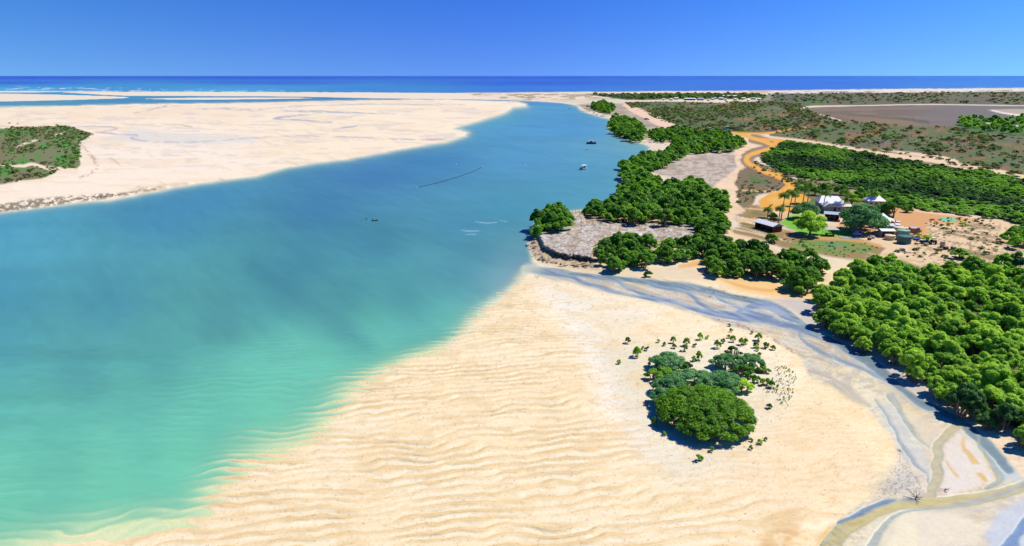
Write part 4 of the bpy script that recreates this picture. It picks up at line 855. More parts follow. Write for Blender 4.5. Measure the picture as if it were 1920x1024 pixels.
# ================================================================ materials of small things
WHITE = paint('white_paint', (236,236,232), .45, nz=.08); CREAM = paint('cream_wall', (214,200,172), .8); GREYW = paint('grey_wall', (150,154,150), .8)
ROOFW = corr('white_roof', (240,240,240)); ROOFG = corr('grey_roof', (178,190,200)); ROOFC = corr('cream_roof', (232,222,196)); REDW = corr('red_wall', (120,52,36), .7); ORW = corr('orange_wall', (200,112,52), .7)
BLACK = paint('black_rubber', (34,34,38), .8); GLASS = paint('dark_glass', (44,56,70), .12, nz=.02); NAVY = paint('navy_hull', (40,52,96), .3, nz=.08); BLUE = paint('blue_plastic', (42,90,200), .4, nz=.08)
REDP = paint('red_plastic', (176,44,60), .5); STEEL = paint('galvanised_steel', (176,180,184), .4, .6); DGREEN = corr('green_tank', (52,104,94), .5, 'Z', 3.0); LGREEN = corr('pale_green_tank', (132,178,150), .5, 'Z', 3.0); BEIGE = corr('beige_tank', (222,200,156), .6, 'Z', 3.0)
TIMBER = paint('weathered_timber', (140,116,88), .9, nz=.3); COURT = paint('green_court', (84,190,140), .8, nz=.06); COURTL = paint('court_lines', (210,226,214), .8); YEL = paint('yellow_float', (222,206,120), .5); ORP = paint('orange_timber', (206,110,56), .8)
SHADEI = paint('shed_interior', (96,84,74), .95); CANV = paint('canvas', (226,216,196), .9, nz=.1); PINK = paint('pink_fabric', (236,200,214), .9, nz=.1)
PALML = leafmat('palm_leaves', (0.040,0.110,0.020), (0.080,0.210,0.028), (0.150,0.320,0.040), 0.3)
# ================================================================ camp trees
def bigtree(name, px, py, r, h, n, leaf, mat, seed, label, base=.3, cat='tree', nl=26, br=None):
    rs_ = np.random.RandomState(seed); x, y, z = at(px, py); lb = []
    for i in range(nl):
        a = rs_.rand()*6.28; q = math.sqrt((i+.5)/nl); lr = r*(.24+.14*rs_.rand())
        lb.append((r*.78*q*math.cos(a), r*.78*q*math.sin(a), h*(base + (.82-base)*(1-q**2.2)*(.55+.45*rs_.rand()) + .08), lr, lr, lr*.75))
    t = empty(name, (x, y, z), 0, 1, label, cat); V, F, at_ = crown_arrays(lb, n, leaf, rs_, up=.4); mesh_obj('crown', V, F, mat, t, attr=at_)
    m = MB(); m.tube([(0,0,-.3),(.1,.05,h*base*.8),(0,.1,h*.6)], [.06*r+.08, .045*r+.05, .03*r], 8)
    for k in range(6):
        a = k*1.05+rs_.rand(); m.tube([(.05,.05,h*base*.6),(r*.3*math.cos(a), r*.3*math.sin(a), h*(base+.15)),(r*.6*math.cos(a), r*.6*math.sin(a), h*(base+.3))], [.03*r+.03,.02*r+.02,.01*r], 5)
    m.obj('trunk', BARK, t); return t
bigtree('shade_tree', 1612, 434, 6.9, 8.6, 9000, .30, LEAFB, 1, 'largest camp tree, broad blue-green crown over the huts', .22, nl=34)
bigtree('shade_tree', 1511, 411, 4.7, 6.0, 5000, .28, LEAFB, 2, 'dark round tree left of the white-roofed house', .22)
bigtree('shade_tree', 1518, 441, 5.0, 6.8, 6000, .26, LEAF, 3, 'bright green spreading tree in front of the dark round one', .26)
bigtree('shade_tree', 1674, 413, 3.9, 7.4, 3600, .27, LEAFD, 4, 'tree with a bare trunk on the orange ground by the huts', .42)
bigtree('shade_tree', 1650, 410, 3.0, 5.2, 2600, .27, LEAFB, 5, 'dark tree squeezed between the biggest tree and the bare-trunked one', .25)
for i, (px, py, r, h, lab) in enumerate([(1596,384,3.0,4.5,'mid green tree behind the annex roof'),(1612,376,3.2,5,'dark green tree behind the biggest camp tree'),(1636,378,2.6,4.2,'small tree beside the half hidden white roof'),
        (1575,366,3.0,4.4,'bright bush behind the white-roofed house on the right'),(1545,358,2.8,3.4,'bright bush behind the white-roofed house on the left'),(1528,366,2.6,4.0,'bush left behind the white-roofed house'),
        (1500,362,2.4,3.2,'leafy bush at the end of the orange parking ground'),(1516,356,2.2,2.8,'leafy bush behind the palms'),(1450,410,1.5,1.8,'low green bush by the grass left of the red shed'),(1700,398,1.8,2.4,'small tree at the edge of the orange ground')]):
    bigtree('garden_tree', px, py, r, h, 1300, .3, (LEAF, LEAFD)[i % 2], 30+i, lab, .2, nl=12)
def palm(px, py, h, r, seed, label, lean):
    rs_ = np.random.RandomState(seed); x, y, z = at(px, py); t = empty('palm_tree', (x, y, z), 0, 1, label, 'palm', 'palm trees round the camp')
    m = MB(); tp = (lean[0]*h, lean[1]*h, h); m.tube([(0,0,-.2),(tp[0]*.25,tp[1]*.25,h*.35),(tp[0]*.6,tp[1]*.6,h*.7),tp], [.22,.16,.13,.12], 7); m.obj('trunk', BARK, t)
    V = []; F = []; T = []
    for k in range(20):
        a = k*2.4+rs_.rand()*.4; el = .9-1.1*(k/20.); Lf = r*(.85+.3*rs_.rand()); p = np.array(tp, float); d = np.array([math.cos(a)*math.cos(el), math.sin(a)*math.cos(el), math.sin(el)]); d[0] -= .25; tn = .3+.5*rs_.rand()
        for j in range(9):
            d = d + np.array((-.03,0,-.16)); d /= np.linalg.norm(d); q = p + d*Lf/9; s_ = np.cross(d, (0,0,1)); s_ /= np.linalg.norm(s_)+1e-6
            wl = .62*math.sin(math.pi*(j+.8)/10.5)*r/2.2
            for sg in (-1, 1):
                for hh in (0, .5):
                    b0 = p + (q-p)*hh; b1 = p + (q-p)*(hh+.38); tip = b0 + sg*s_*wl + d*.22 + np.array((0,0,-.28*wl)); n = len(V)
                    V += [b0, b1, tip + d*.08, tip]; F.append((n, n+1, n+2, n+3)); T += [tn]*4
            n = len(V); V += [p+s_*.03, p-s_*.03, q-s_*.03, q+s_*.03]; F.append((n,n+1,n+2,n+3)); T += [.2]*4; p = q
    mesh_obj('crown', np.array(V), np.array(F), PALML, t, attr=np.array(T))
for i, (px, py, h, r, lab, ln) in enumerate([(1464,413,8.4,2.3,'tall palm on the left at the lawn edge, crown bent left',(.06,0)),(1477,409,8.6,2.6,'tall straight palm right of its leaning neighbour on the lawn',(.1,0)),(1459,420,5.2,2.0,'shorter palm in front of the two tall lawn palms',(.05,0)),
        (1439,408,3.0,2.0,'short bushy palm left of the lawn behind the red shed',(0,0)),(1505,382,5.6,2.3,'palm rising behind the dark round tree',(.05,0)),(1514,380,7.0,2.4,'tallest palm behind the dark round tree',(.02,0)),
        (1542,396,6.8,2.4,'palm rising in front of the white roof',(.08,0)),(1580,396,7.0,2.4,'palm right of the white-roofed house',(.05,0)),(1636,388,5.2,1.9,'palm in front of the half hidden white roof',(.04,0)),
        (1490,386,4.4,1.9,'palm beside the orange parking ground',(-.03,0))]): palm(px, py, h, r, i, lab, ln)
# ================================================================ buildings
def building(name, px, py, w_, d_, h, rh, rz, roof, wall, label, cat='building', over=.35, group=None, openf=None, hip=0.0, door=True, windows=2, front=None):
    "gabled (or hipped) building, ridge along local x; front is local -y"
    x, y, z = at(px, py); t = empty(name, (x, y, z), rz, 1, label, cat, group)
    m = MB(); a, b = w_/2, d_/2
    if openf:
        m.box((0, b-.06, h/2), (w_, .12, h)).box((a-.06, -.06, h/2), (.12, d_-.12, h)).box((-a+.06, -.06, h/2), (.12, d_-.12, h))
    else: m.add([(-a,-b,-.2),(a,-b,-.2),(a,b,-.2),(-a,b,-.2),(-a,-b,h),(a,-b,h),(a,b,h),(-a,b,h)], [(0,1,5,4),(1,2,6,5),(2,3,7,6),(3,0,4,7)])
    if hip == 0: m.add([(-a+.01,-b,h),(-a+.01,b,h),(-a+.01,0,h+rh*.93),(a-.01,-b,h),(a-.01,b,h),(a-.01,0,h+rh*.93)], [(0,2,1),(3,4,5)])
    m.obj('wall', wall, t); A, B = a+over, b+over; ez = h - rh*over/b*.5; k = A - hip*B; r = MB()
    for o_ in (0, .07):
        pass
    up = [(-A,-B,ez),(A,-B,ez),(A,B,ez),(-A,B,ez),(-k,0,h+rh),(k,0,h+rh)]; lo = [(u, v, q-.10) for u, v, q in up]
    r.add(up+lo, [(0,1,5,4),(2,3,4,5),(1,2,5),(3,0,4),(6,10,11,7),(8,11,10,9),(7,11,8),(9,10,6),(0,6,7,1),(1,7,8,2),(2,8,9,3),(3,9,6,0)]); r.obj('roof', roof, t)
    if openf:
        for i in range(4): MB().tube([(-a+.12+i*(w_-.24)/3, -b+.1, -.1), (-a+.12+i*(w_-.24)/3, -b+.1, h)], .06, 6).obj('post', TIMBER, t)
        MB().box((0, .1, .9 if h > 1.8 else .5), (w_*.7, d_*.3, 1.0 if h > 1.8 else .7)).obj('counter', SHADEI, t)
    else:
        if door:
            dr = MB().box((w_*.28, -b-.03, 1.0), (.9, .06, 2.0)).obj('door', TIMBER, t); MB().box((w_*.28+.33, -b-.08, 1.0), (.06,.05,.12)).obj('handle', STEEL, dr)
        for i in range(windows):
            cx = -w_*.32 + i*w_*.32; f = MB().box((cx, -b-.025, h*.6), (1.1, .05, .9)).obj('window', WHITE, t); MB().box((cx, -b-.058, h*.6), (.94, .02, .74)).obj('pane', GLASS, f)
    return t
def deg(p, q):
    a = at(*p); b = at(*q); return math.atan2(b[1]-a[1], b[0]-a[0])
building('open_shed', 1440, 430.5, 7.6, 3.4, 1.9, .7, deg((1416,426),(1448,435)), ROOFW, REDW, 'dark red shed with a white tin roof left of the camp', 'shed', openf=True)
building('house', 1553, 392, 7.4, 6.4, 2.7, 1.9, R(-12), ROOFW, GREYW, 'grey house with a bright white roof, largest building of the camp', 'house', hip=.38)
building('house_wing', 1551, 398, 4.2, 2.9, 2.4, 1.1, R(78), ROOFW, GREYW, 'grey gabled wing pushing forward from the white-roofed house', 'building', windows=0, door=False)
building('annex', 1578, 397, 4.6, 3.4, 2.2, .5, R(-8), ROOFC, CREAM, 'cream annex with a low roof right of the white-roofed house', 'building', windows=1)
building('annex', 1568, 390, 3.4, 2.6, 2.3, .4, R(-8), ROOFC, CREAM, 'small cream lean-to touching the right wall of the house', 'building', windows=1, door=False)
building('carport', 1559, 412, 4.2, 4.4, 2.2, .35, R(-25), ROOFG, CREAM, 'blue-grey roofed carport in front of the house', 'carport', openf=True)
building('cottage', 1638, 388, 5.4, 4.6, 2.6, 1.3, R(-10), ROOFW, CREAM, 'white-roofed cottage half hidden by the biggest tree', 'house', hip=.6)
building('hut', 1652, 425, 4.6, 4.2, 2.2, 1.6, R(62), ROOFW, ORW, 'orange hut with a steep white roof', 'hut', windows=1)
building('hut', 1666, 424, 3.0, 2.2, 1.8, .6, R(62), ROOFC, ORW, 'small cream-roofed lean-to beside the orange hut', 'hut', windows=0)
building('work_shed', 1660, 434, 3.3, 2.2, 2.0, .45, R(-3), ROOFG, GREYW, 'grey shed with a blue-grey roof behind the open-fronted one', 'shed', windows=1)
building('open_shed', 1660, 443, 3.4, 2.6, 1.9, .35, R(-3), ROOFW, GREYW, 'open-fronted shed with a pale roof in front of the grey shed', 'shed', openf=True)
building('storage_shed', 1713, 438, 2.3, 2.2, 1.8, .1, R(-10), ROOFG, ORW, 'small square orange shed right of the water tanks', 'shed', windows=0, over=.1)
# canopy on four posts, with a bench table under it
def canopy(px, py, w_, d_, h, rh, rz, label, mat=CANV):
    x, y, z = at(px, py); t = empty('canopy', (x, y, z), rz, 1, label, 'canopy'); a, b = w_/2, d_/2
    up = [(-a,-b,h),(a,-b,h),(a,b,h),(-a,b,h),(-a*.3,0,h+rh),(a*.3,0,h+rh)]; lo = [(u,v,q-.05) for u,v,q in up]
    MB().add(up+lo, [(0,1,5,4),(2,3,4,5),(1,2,5),(3,0,4),(6,10,11,7),(8,11,10,9),(7,11,8),(9,10,6),(0,6,7,1),(1,7,8,2),(2,8,9,3),(3,9,6,0)]).obj('roof', mat, t)
    for sx in (-1,1):
        for sy in (-1,1): MB().tube([(sx*(a-.1), sy*(b-.1), -.1),(sx*(a-.1), sy*(b-.1), h)], .05, 6).obj('post', TIMBER, t)
    return t
canopy(1557, 441, 3.8, 3.0, 1.9, .9, R(-8), 'cream peaked canopy on thin posts, in front of the trees')
def table(px, py, w_, d_, h, label):
    x, y, z = at(px, py); t = empty('picnic_table', (x, y, z), R(-8), 1, label, 'table'); MB().box((0,0,h), (w_, d_, .08)).obj('tabletop', TIMBER, t)
    for s in (-1,1):
        MB().box((0, s*(d_/2+.3), h*.6), (w_, .25, .06)).obj('seat', TIMBER, t)
        MB().box((s*w_*.35, 0, h*.48), (.08, d_+.7, h*.9-.04)).obj('leg', TIMBER, t)
table(1556, 442, 2.6, .8, .7, 'dark wooden table under the cream peaked canopy')
# playground with a flat shade roof on posts
x, y, z = at(1606, 445); t = empty('play_frame', (x, y, z), R(-5), 1, 'blue climbing frame with a red slide under the big tree', 'playground')
m = MB()
for X_, Y_ in ((-1,-.8),(1,-.8),(-1,.8),(1,.8)): m.tube([(X_,Y_,-.1),(X_,Y_,2.3)], .07, 6)
m.tube([(-1,-.8,2.2),(1,-.8,2.2)], .06, 6).tube([(-1,.8,2.2),(1,.8,2.2)], .06, 6).tube([(-2.2,-.8,0),(-1,-.8,2.1)], .06, 6).tube([(2.2,.8,0),(1,.8,2.1)], .06, 6); m.obj('frame', NAVY, t)
MB().box((0,0,1.0),(1.9,1.5,.12)).obj('platform', BLUE, t); MB().box((-.3,-.75,1.5),(1.0,.08,.8)).obj('panel', BLUE, t)
MB().add([(1,-.3,1.05),(1,.3,1.05),(2.6,.3,.15),(2.6,-.3,.15),(1,-.3,.95),(1,.3,.95),(2.6,.3,.05),(2.6,-.3,.05)], [(0,3,2,1),(4,5,6,7),(0,4,7,3),(1,2,6,5),(0,1,5,4),(3,7,6,2)]).obj('slide', REDP, t)
canopy(1622, 440, 4.6, 2.2, 2.2, .12, R(-12), 'flat grey shade roof on posts right of the blue climbing frame', ROOFG)
x, y, z = at(1592, 446); o = MB().box((0,0,.03),(5,2.6,.06)).obj('concrete_slab', GREYW); o.location = (x,y,z); o.rotation_euler.z = R(-5); custom(o, 'thin grey slab at the foot of the blue climbing frame', 'slab')
# ---- tanks
def tank(px, py, r, h, mat, label, cone=.25):
    x, y, z = at(px, py); t = empty('water_tank', (x, y, z), 0, 1, label, 'tank')
    MB().lathe((0,0,0), [(r,-.1),(r*1.0,h*.33),(r*1.02,h*.34),(r,h*.36),(r,h*.66),(r*1.02,h*.67),(r,h*.69),(r,h)], 24).obj('shell', mat, t, )
    MB().lathe((0,0,h+.004), [(r*1.03,0),(r*1.03,.05),(r*.15,cone),(.02,cone+.02)], 24).obj('lid', mat, t); MB().lathe((r*.5,0,h+cone*.5), [(.2,0),(.2,.12),(.02,.14)], 10).obj('hatch', BLACK, t)
tank(1694.5, 456, 1.75, 2.0, DGREEN, 'dark green water tank, nearest of the cluster'); tank(1692, 448, 1.6, 2.5, LGREEN, 'pale green water tank behind the dark green one')
tank(1688, 441, 1.75, 2.3, BEIGE, 'beige water tank at the back of the cluster'); tank(1668, 449, 1.35, 1.2, BEIGE, 'low beige water tank left of the cluster'); tank(1766.5, 463, .62, 1.5, BEIGE, 'small narrow beige tank standing alone on the sand', .12)
tank(1718, 450, .8, .45, BLUE, 'shallow blue tub on the orange ground right of the tanks', .02)
for px, py, lab in ((1773,468,'black drum lying left of its green twin on the sand'),(1787,468,'dark green drum right of the black one on the sand')):
    x, y, z = at(px, py); t = empty('drum', (x, y, z), R(20), 1, lab, 'drum'); MB().tube([(-.55,0,.42),(.55,0,.42)], .42, 12).obj('shell', BLACK if px < 1780 else DGREEN, t); MB().tube([(.55,0,.42),(.6,0,.42)], .2, 10).obj('lid', STEEL, t)
# ---- vehicles
def wheel(t, x, y, r, w_=.22):
    wh = MB().lathe((0,0,0), [(r*.6,-w_/2),(r*.95,-w_/2),(r,-w_/4),(r,w_/4),(r*.95,w_/2),(r*.6,w_/2)], 14).obj('wheel', BLACK, t); wh.location = (x, y, r); wh.rotation_euler = (R(90), 0, 0)
    MB().lathe((0,0,0), [(r*.55,-w_/2-.015),(r*.55,w_/2+.015)], 10).obj('rim', STEEL, wh)
def car(px, py, rz, mat, label, kind='ute', s=1.0, group=None):
    x, y, z = at(px, py); t = empty('parked_'+kind, (x, y, z), rz, s, label, kind if kind != 'ute' else 'pickup', group); L2 = 2.4
    prof = {'ute': [(-L2,.45),(-L2,1.0),(-.35,1.02),(-.3,1.02),(.75,1.06),(1.2,1.02),(L2,.9),(L2,.45)], 'van': [(-L2,.45),(-L2,1.1),(1.3,1.1),(L2,.95),(L2,.45)], 'wagon': [(-L2,.45),(-L2,1.05),(.9,1.06),(L2,.9),(L2,.45)]}[kind]
    cab = {'ute': [(-.45,1.03),(-.35,1.68),(.5,1.70),(1.1,1.05)], 'van': [(-L2+.02,1.11),(-L2+.1,2.0),(.9,2.0),(1.5,1.11)], 'wagon': [(-L2+.05,1.07),(-L2+.3,1.75),(.3,1.75),(.95,1.07)]}[kind]
    def prism(p, w_):
        n = len(p); V = [(a,-w_/2,b) for a,b in p] + [(a,w_/2,b) for a,b in p]; return MB().add(V, [tuple(range(n)), tuple(range(2*n-1, n-1, -1))] + [(i, i+n, (i+1)%n+n, (i+1)%n) for i in range(n)])
    prism(prof, 1.85).obj('body', mat, t); prism(cab, 1.6).obj('cabin', mat, t)
    c = cab; mz = lambda f: (c[0][0]+(c[1][0]-c[0][0])*f, c[0][1]+(c[1][1]-c[0][1])*f)
    for sg in (-1, 1):
        x0, x1 = c[1][0]+.05, c[2][0]-.05; q = [(c[0][0]+.12, c[0][1]+.08), (x0+.05, c[1][1]-.1), (x1, c[2][1]-.1), (c[3][0]-.22, c[3][1]+.08)]
        MB().add([(a, sg*.815, b) for a, b in q] + [(a, sg*.795, b) for a, b in q], [(0,1,2,3),(7,6,5,4),(0,4,5,1),(1,5,6,2),(2,6,7,3),(3,7,4,0)]).obj('window', GLASS, t)
        MB().box((L2+.01, sg*.65, .8), (.06,.3,.14)).obj('headlight', WHITE, t)
        for X_ in (-1.5, 1.45): wheel(t, X_, sg*.84, .36)
    a_, b_ = c[3], c[2]; dx, dz = b_[0]-a_[0], b_[1]-a_[1]
    MB().add([(a_[0]+dx*.1+.02,-.7,a_[1]+dz*.1+.02),(a_[0]+dx*.1+.02,.7,a_[1]+dz*.1+.02),(a_[0]+dx*.9+.02,.65,a_[1]+dz*.9+.02),(a_[0]+dx*.9+.02,-.65,a_[1]+dz*.9+.02),
              (a_[0]+dx*.1,-.7,a_[1]+dz*.1),(a_[0]+dx*.1,.7,a_[1]+dz*.1),(a_[0]+dx*.9,.65,a_[1]+dz*.9),(a_[0]+dx*.9,-.65,a_[1]+dz*.9)], [(0,1,2,3),(7,6,5,4),(0,4,5,1),(1,5,6,2),(2,6,7,3),(3,7,4,0)]).obj('windscreen', GLASS, t)
    if kind == 'ute': MB().box((-1.4,0,1.045),(1.7,1.5,.03)).obj('tray', BLACK, t)
    return t
car(1672, 420, R(-20), WHITE, 'white pickup parked right of the orange hut roof', 'ute', .95); car(1682, 430, R(60), WHITE, 'white van parked behind the water tanks', 'van', .85)
car(1661, 409, R(-10), DGREEN, 'dark green pickup parked under the bare-trunked tree', 'ute', .9); car(1333, 244, R(10), WHITE, 'white wagon parked in the scrub beyond the mangroves, leftmost of three', 'wagon', 1.2)
car(1354, 247, R(170), BLUE, 'blue wagon parked between two white vehicles in the scrub', 'wagon', 1.1); car(1365, 243, R(5), WHITE, 'white van parked in the scrub, rightmost of three', 'van', 1.2); car(1213, 225, R(15), GREYW, 'grey vehicle standing on the sand track near the far bend', 'wagon', 1.1)
car(1650, 421, R(60), STEEL, 'silver wagon tucked beside the orange hut', 'wagon', .7)
# tractor with canopy + trailer
x, y, z = at(1748, 457); t = empty('tractor', (x, y, z), R(75), .8, 'dark blue tractor with a white canopy on the sand', 'tractor')
MB().box((.5,0,1.0),(1.5,.6,.55), taper=.92).obj('bonnet', NAVY, t); MB().box((-.5,0,.95),(.7,.7,.5)).obj('seat', BLACK, t); MB().box((-.45,0,2.2),(1.4,1.3,.08)).obj('roof', WHITE, t)
for sg in (-1,1):
    wheel(t, -.7, sg*.75, .75, .4); wheel(t, 1.05, sg*.6, .42, .25)
    MB().tube([(-1.0, sg*.55, 1.0),(-1.0, sg*.55, 2.2)], .04, 6).obj('post', BLACK, t); MB().tube([(.1, sg*.55, 1.0),(.1, sg*.55, 2.2)], .04, 6).obj('post', BLACK, t)
x, y, z = at(1731, 457); t = empty('boat_trailer', (x, y, z), R(-10), .85, 'dark trailer with a low load beside the tractor', 'trailer')
MB().box((0,0,.55),(2.6,1.3,.1)).tube([(1.3,0,.5),(2.3,0,.45)], .05, 6).obj('chassis', NAVY, t); MB().box((-.1,0,.85),(2.0,1.1,.5), taper=.8).obj('load', GLASS, t)
for sg in (-1,1): wheel(t, -.3, sg*.75, .35)
# piles and bits of the camp
def plank_pile(px, py, n, Lg, rz, label, mat=TIMBER):
    x, y, z = at(px, py); t = empty('timber_pile', (x, y, z), rz, 1, label, 'pile'); 
    for i in range(n): MB().box((random.uniform(-.1,.1), (i%3-1)*.24, .08+.1*(i//3)), (Lg*random.uniform(.8,1), .2, .08)).obj('plank', mat, t)
plank_pile(1760, 468, 7, 3.0, R(-14), 'dark pile of planks left of the black drum'); plank_pile(1702, 474, 4, 1.8, R(10), 'pale pile of boards on the sand below the tanks', CREAM); plank_pile(1712, 446, 6, 1.2, R(20), 'stacked orange boards beside the small orange shed', ORP)
for i, (px, py, mt, lab) in enumerate([(1706,440,REDP,'red crate left of the small orange shed'),(1709,443,WHITE,'white crate in front of the small orange shed'),(1703,436,BLACK,'black crate behind the red one near the orange shed'),(1637,447,CANV,'pale crate right of the blue climbing frame'),(1630,450,TIMBER,'brown crate near the low beige tank'),(1572,416,REDP,'red crate under the carport edge'),(1578,420,WHITE,'white crate in front of the carport'),(1690,470,STEEL,'small grey box on the sand path below the tanks')]):
    x, y, z = at(px, py); t = empty('crate', (x, y, z), i*.5, .9, lab, 'crate'); MB().box((0,0,.35),(.9,.7,.66)).obj('box', mt, t); MB().box((0,0,.71),(.96,.76,.06)).obj('lid', mt, t)
# court
P = [at(*p) for p in ((1761,408),(1787,409),(1797,416),(1768,415))]; cx = sum(p[0] for p in P)/4; cy = sum(p[1] for p in P)/4; cz = P[0][2]
t = empty('sports_court', (cx, cy, cz), 0, 1, 'flat turquoise-green court laid on the orange ground', 'court')
V = [(p[0]-cx, p[1]-cy, .06) for p in P] + [(p[0]-cx, p[1]-cy, -.1) for p in P]; MB().add(V, [(0,3,2,1),(0,1,5,4),(1,2,6,5),(2,3,7,6),(3,0,4,7)]).obj('surface', COURT, t)
m = MB(); c = [np.array(v[:2]) for v in V[:4]]
m.tube([(*(c[0]+c[3])/2, .07), (*(c[1]+c[2])/2, .07)], .05, 4); m.obj('line', COURTL, t)
# feather flag and info stand by the orange lot
x, y, z = at(1449, 361); t = empty('feather_flag', (x, y, z), 0, 1, 'tall pale pink feather flag at the edge of the orange ground', 'flag'); MB().tube([(0,0,0),(.1,0,1.5),(.5,0,2.6)], .03, 5).obj('pole', STEEL, t); MB().add([(.06,-.01,.3),(.14,-.01,1.6),(.52,-.01,2.6),(.4,-.01,1.4),(.25,-.01,.4),(.06,.01,.3),(.14,.01,1.6),(.52,.01,2.6),(.4,.01,1.4),(.25,.01,.4)], [(0,1,2,3,4),(9,8,7,6,5),(0,5,6,1),(1,6,7,2),(2,7,8,3),(3,8,9,4),(4,9,5,0)]).obj('flag', PINK, t); t.scale = (1.3,)*3
x, y, z = at(1442, 361); t = empty('information_stand', (x, y, z), R(10), 1, 'low orange stand with a grey-blue roof beside the feather flag', 'stand'); MB().box((0,0,.5),(1.7,.1,.7)).obj('board', ORP, t); MB().box((0,0,1.25),(1.5,.9,.08)).obj('roof', ROOFG, t)
for s in (-1,1): MB().tube([(s*.75,0,0),(s*.75,0,1.2)], .06, 6).obj('post', ORP, t)
# low orange fence along the lawn
x, y, z = at(1452, 411); t = empty('rail_fence', (x, y, z), deg((1440,415),(1462,406)), 1, 'orange rail fence behind the dark red shed', 'fence')
for i in range(5): MB().box((-2+i,0,.45),(.1,.1,.9)).obj('post', ORP, t)
for h in (.4,.8): MB().box((0,-.08,h),(4.2,.05,.12)).obj('rail', ORP, t)
# ---- fence of thin posts round the rocky point
FP = [(1061,405),(1066,402),(1073,400),(1079,399.5),(1086,399),(1092,399),(1097,401),(1070,410),(1080,412),(1090,414),(1100,415.5),(1110,416),(1121,417)]
q = [at(*p) for p in FP]; x0, y0, z0 = q[0]; t = empty('post_fence', (x0, y0, z0), 0, 1, 'thin wooden post fence ringing the top of the rocky point', 'fence')
for p in q: MB().tube([(p[0]-x0, p[1]-y0, p[2]-z0-.3),(p[0]-x0, p[1]-y0, p[2]-z0+1.15)], .06, 5).obj('post', TIMBER, t)
for idx in ([0,1,2,3,4,5,6],[0,7,8,9,10,11,12]): MB().tube([(q[i][0]-x0, q[i][1]-y0, q[i][2]-z0+.95) for i in idx], .015, 3).obj('rope', TIMBER, t)
# ================================================================ boats and floats
def hull(name, t, Lh, Wh, Hh, mat, deck=None):
    V = []; F = []; n = 9
    for i in range(n):
        u = i/(n-1); X_ = -Lh/2 + Lh*u; w_ = Wh/2*(1-max(0,(u-.45)/.55)**2.2)*(.9+.1*min(1,u*3)); sh = Hh*(1+.25*u*u)
        V += [(X_, -w_, sh), (X_, -w_*.72, 0.1), (X_, 0, -.15), (X_, w_*.72, 0.1), (X_, w_, sh)]
    for i in range(n-1):
        for k in range(4): F.append((i*5+k, (i+1)*5+k, (i+1)*5+k+1, i*5+k+1))
    F.append((0,1,2,3,4)); MB().add(V, F).obj('hull', mat, t)
    D = []; 
    for i in range(n): a = V[i*5]; D += [(a[0], a[1]*.93, a[2]*.82), (a[0], -a[1]*.93, a[2]*.82)]
    MB().add(D, [(2*i, 2*i+1, 2*i+3, 2*i+2) for i in range(n-1)]).obj('deck', deck or mat, t)
    g = MB(); 
    for sg in (0, 4): g.tube([V[i*5+sg] for i in range(n)], .05, 5)
    g.obj('gunwale', WHITE if mat is not NAVY else STEEL, t)
x, y = unproj(1094.5, 318, 0); t = empty('tour_boat', (float(x), float(y), .12), R(52), 1.0, 'white boat with a full white canopy roof, nearer of the two', 'boat')
hull('hull', t, 5.2, 2.1, .7, WHITE, SHADEI); MB().box((-.2,0,2.1),(3.9,2.1,.1), taper=.96).obj('roof', WHITE, t)
for X_ in (-1.9,0,1.5):
    for sg in (-1,1): MB().tube([(X_,sg*.9,.6),(X_,sg*.9,2.05)], .04, 5).obj('post', STEEL, t)
MB().box((1.2,0,1.1),(.6,1.4,.7), taper=.8).obj('console', WHITE, t); MB().box((-.9,0,.85),(1.2,1.5,.3)).obj('seat', NAVY, t); e = MB().box((-2.75,0,.75),(.35,.4,.8), taper=.8).obj('outboard_motor', BLACK, t)
MB().tube([(-1.8,.9,2.1),(-2.5,1.0,3.5),(-2.3,1.05,4.6)], .035, 5).obj('aerial', BLACK, t)
x, y = unproj(1109, 270, 0); t = empty('cabin_boat', (float(x), float(y), .12), R(-14), 1.0, 'navy-hulled boat with a pale cabin roof, farther of the two', 'boat')
hull('hull', t, 6.6, 2.3, .95, NAVY, WHITE); MB().box((-.1,0,1.5),(2.6,1.7,.9), taper=.82).obj('cabin', WHITE, t); MB().box((-.8,0,2.25),(3.0,1.9,.1), taper=.96).obj('roof', WHITE, t); MB().box((1.05,0,1.55),(.5,1.3,.5), rz=0, taper=.7).obj('windscreen', GLASS, t)
for X_ in (-2.0,.4):
    for sg in (-1,1): MB().tube([(X_,sg*.8,.9),(X_,sg*.8,2.2)], .04, 5).obj('post', STEEL, t)
for sg in (-1,1): MB().box((-.1,sg*.82,1.55),(1.6,.03,.4)).obj('window', GLASS, t)
MB().tube([(-1.2,0,2.3),(-1.2,0,3.2)], .05, 5).obj('mast', STEEL, t); MB().box((-3.4,0,.8),(.35,.4,.9), taper=.8).obj('outboard_motor', BLACK, t)
x, y = unproj(703, 414, 0); t = empty('dinghy', (float(x), float(y), .05), R(8), .62, 'small black inflatable dinghy with a white deck, alone in midstream', 'dinghy')
m = MB(); m.tube([(-1.3,-.6,.2),(.6,-.6,.2),(1.3,-.25,.28),(1.45,0,.3),(1.3,.25,.28),(.6,.6,.2),(-1.3,.6,.2)], .24, 8); m.obj('tube', BLACK, t); MB().box((-.1,0,.22),(2.2,.8,.12)).obj('deck', WHITE, t); MB().box((-.2,0,.5),(.5,.5,.45), taper=.8).obj('seat', WHITE, t); MB().box((-1.4,0,.6),(.3,.35,.8)).obj('outboard_motor', BLACK, t)
x, y = unproj(1101, 281, 0); t = empty('dinghy', (float(x), float(y), .05), R(10), .75, 'tiny white dinghy between the two larger boats', 'dinghy'); hull('hull', t, 3.0, 1.3, .4, WHITE, GREYW); MB().box((-.3,0,.42),(.3,1.1,.06)).obj('seat', TIMBER, t)
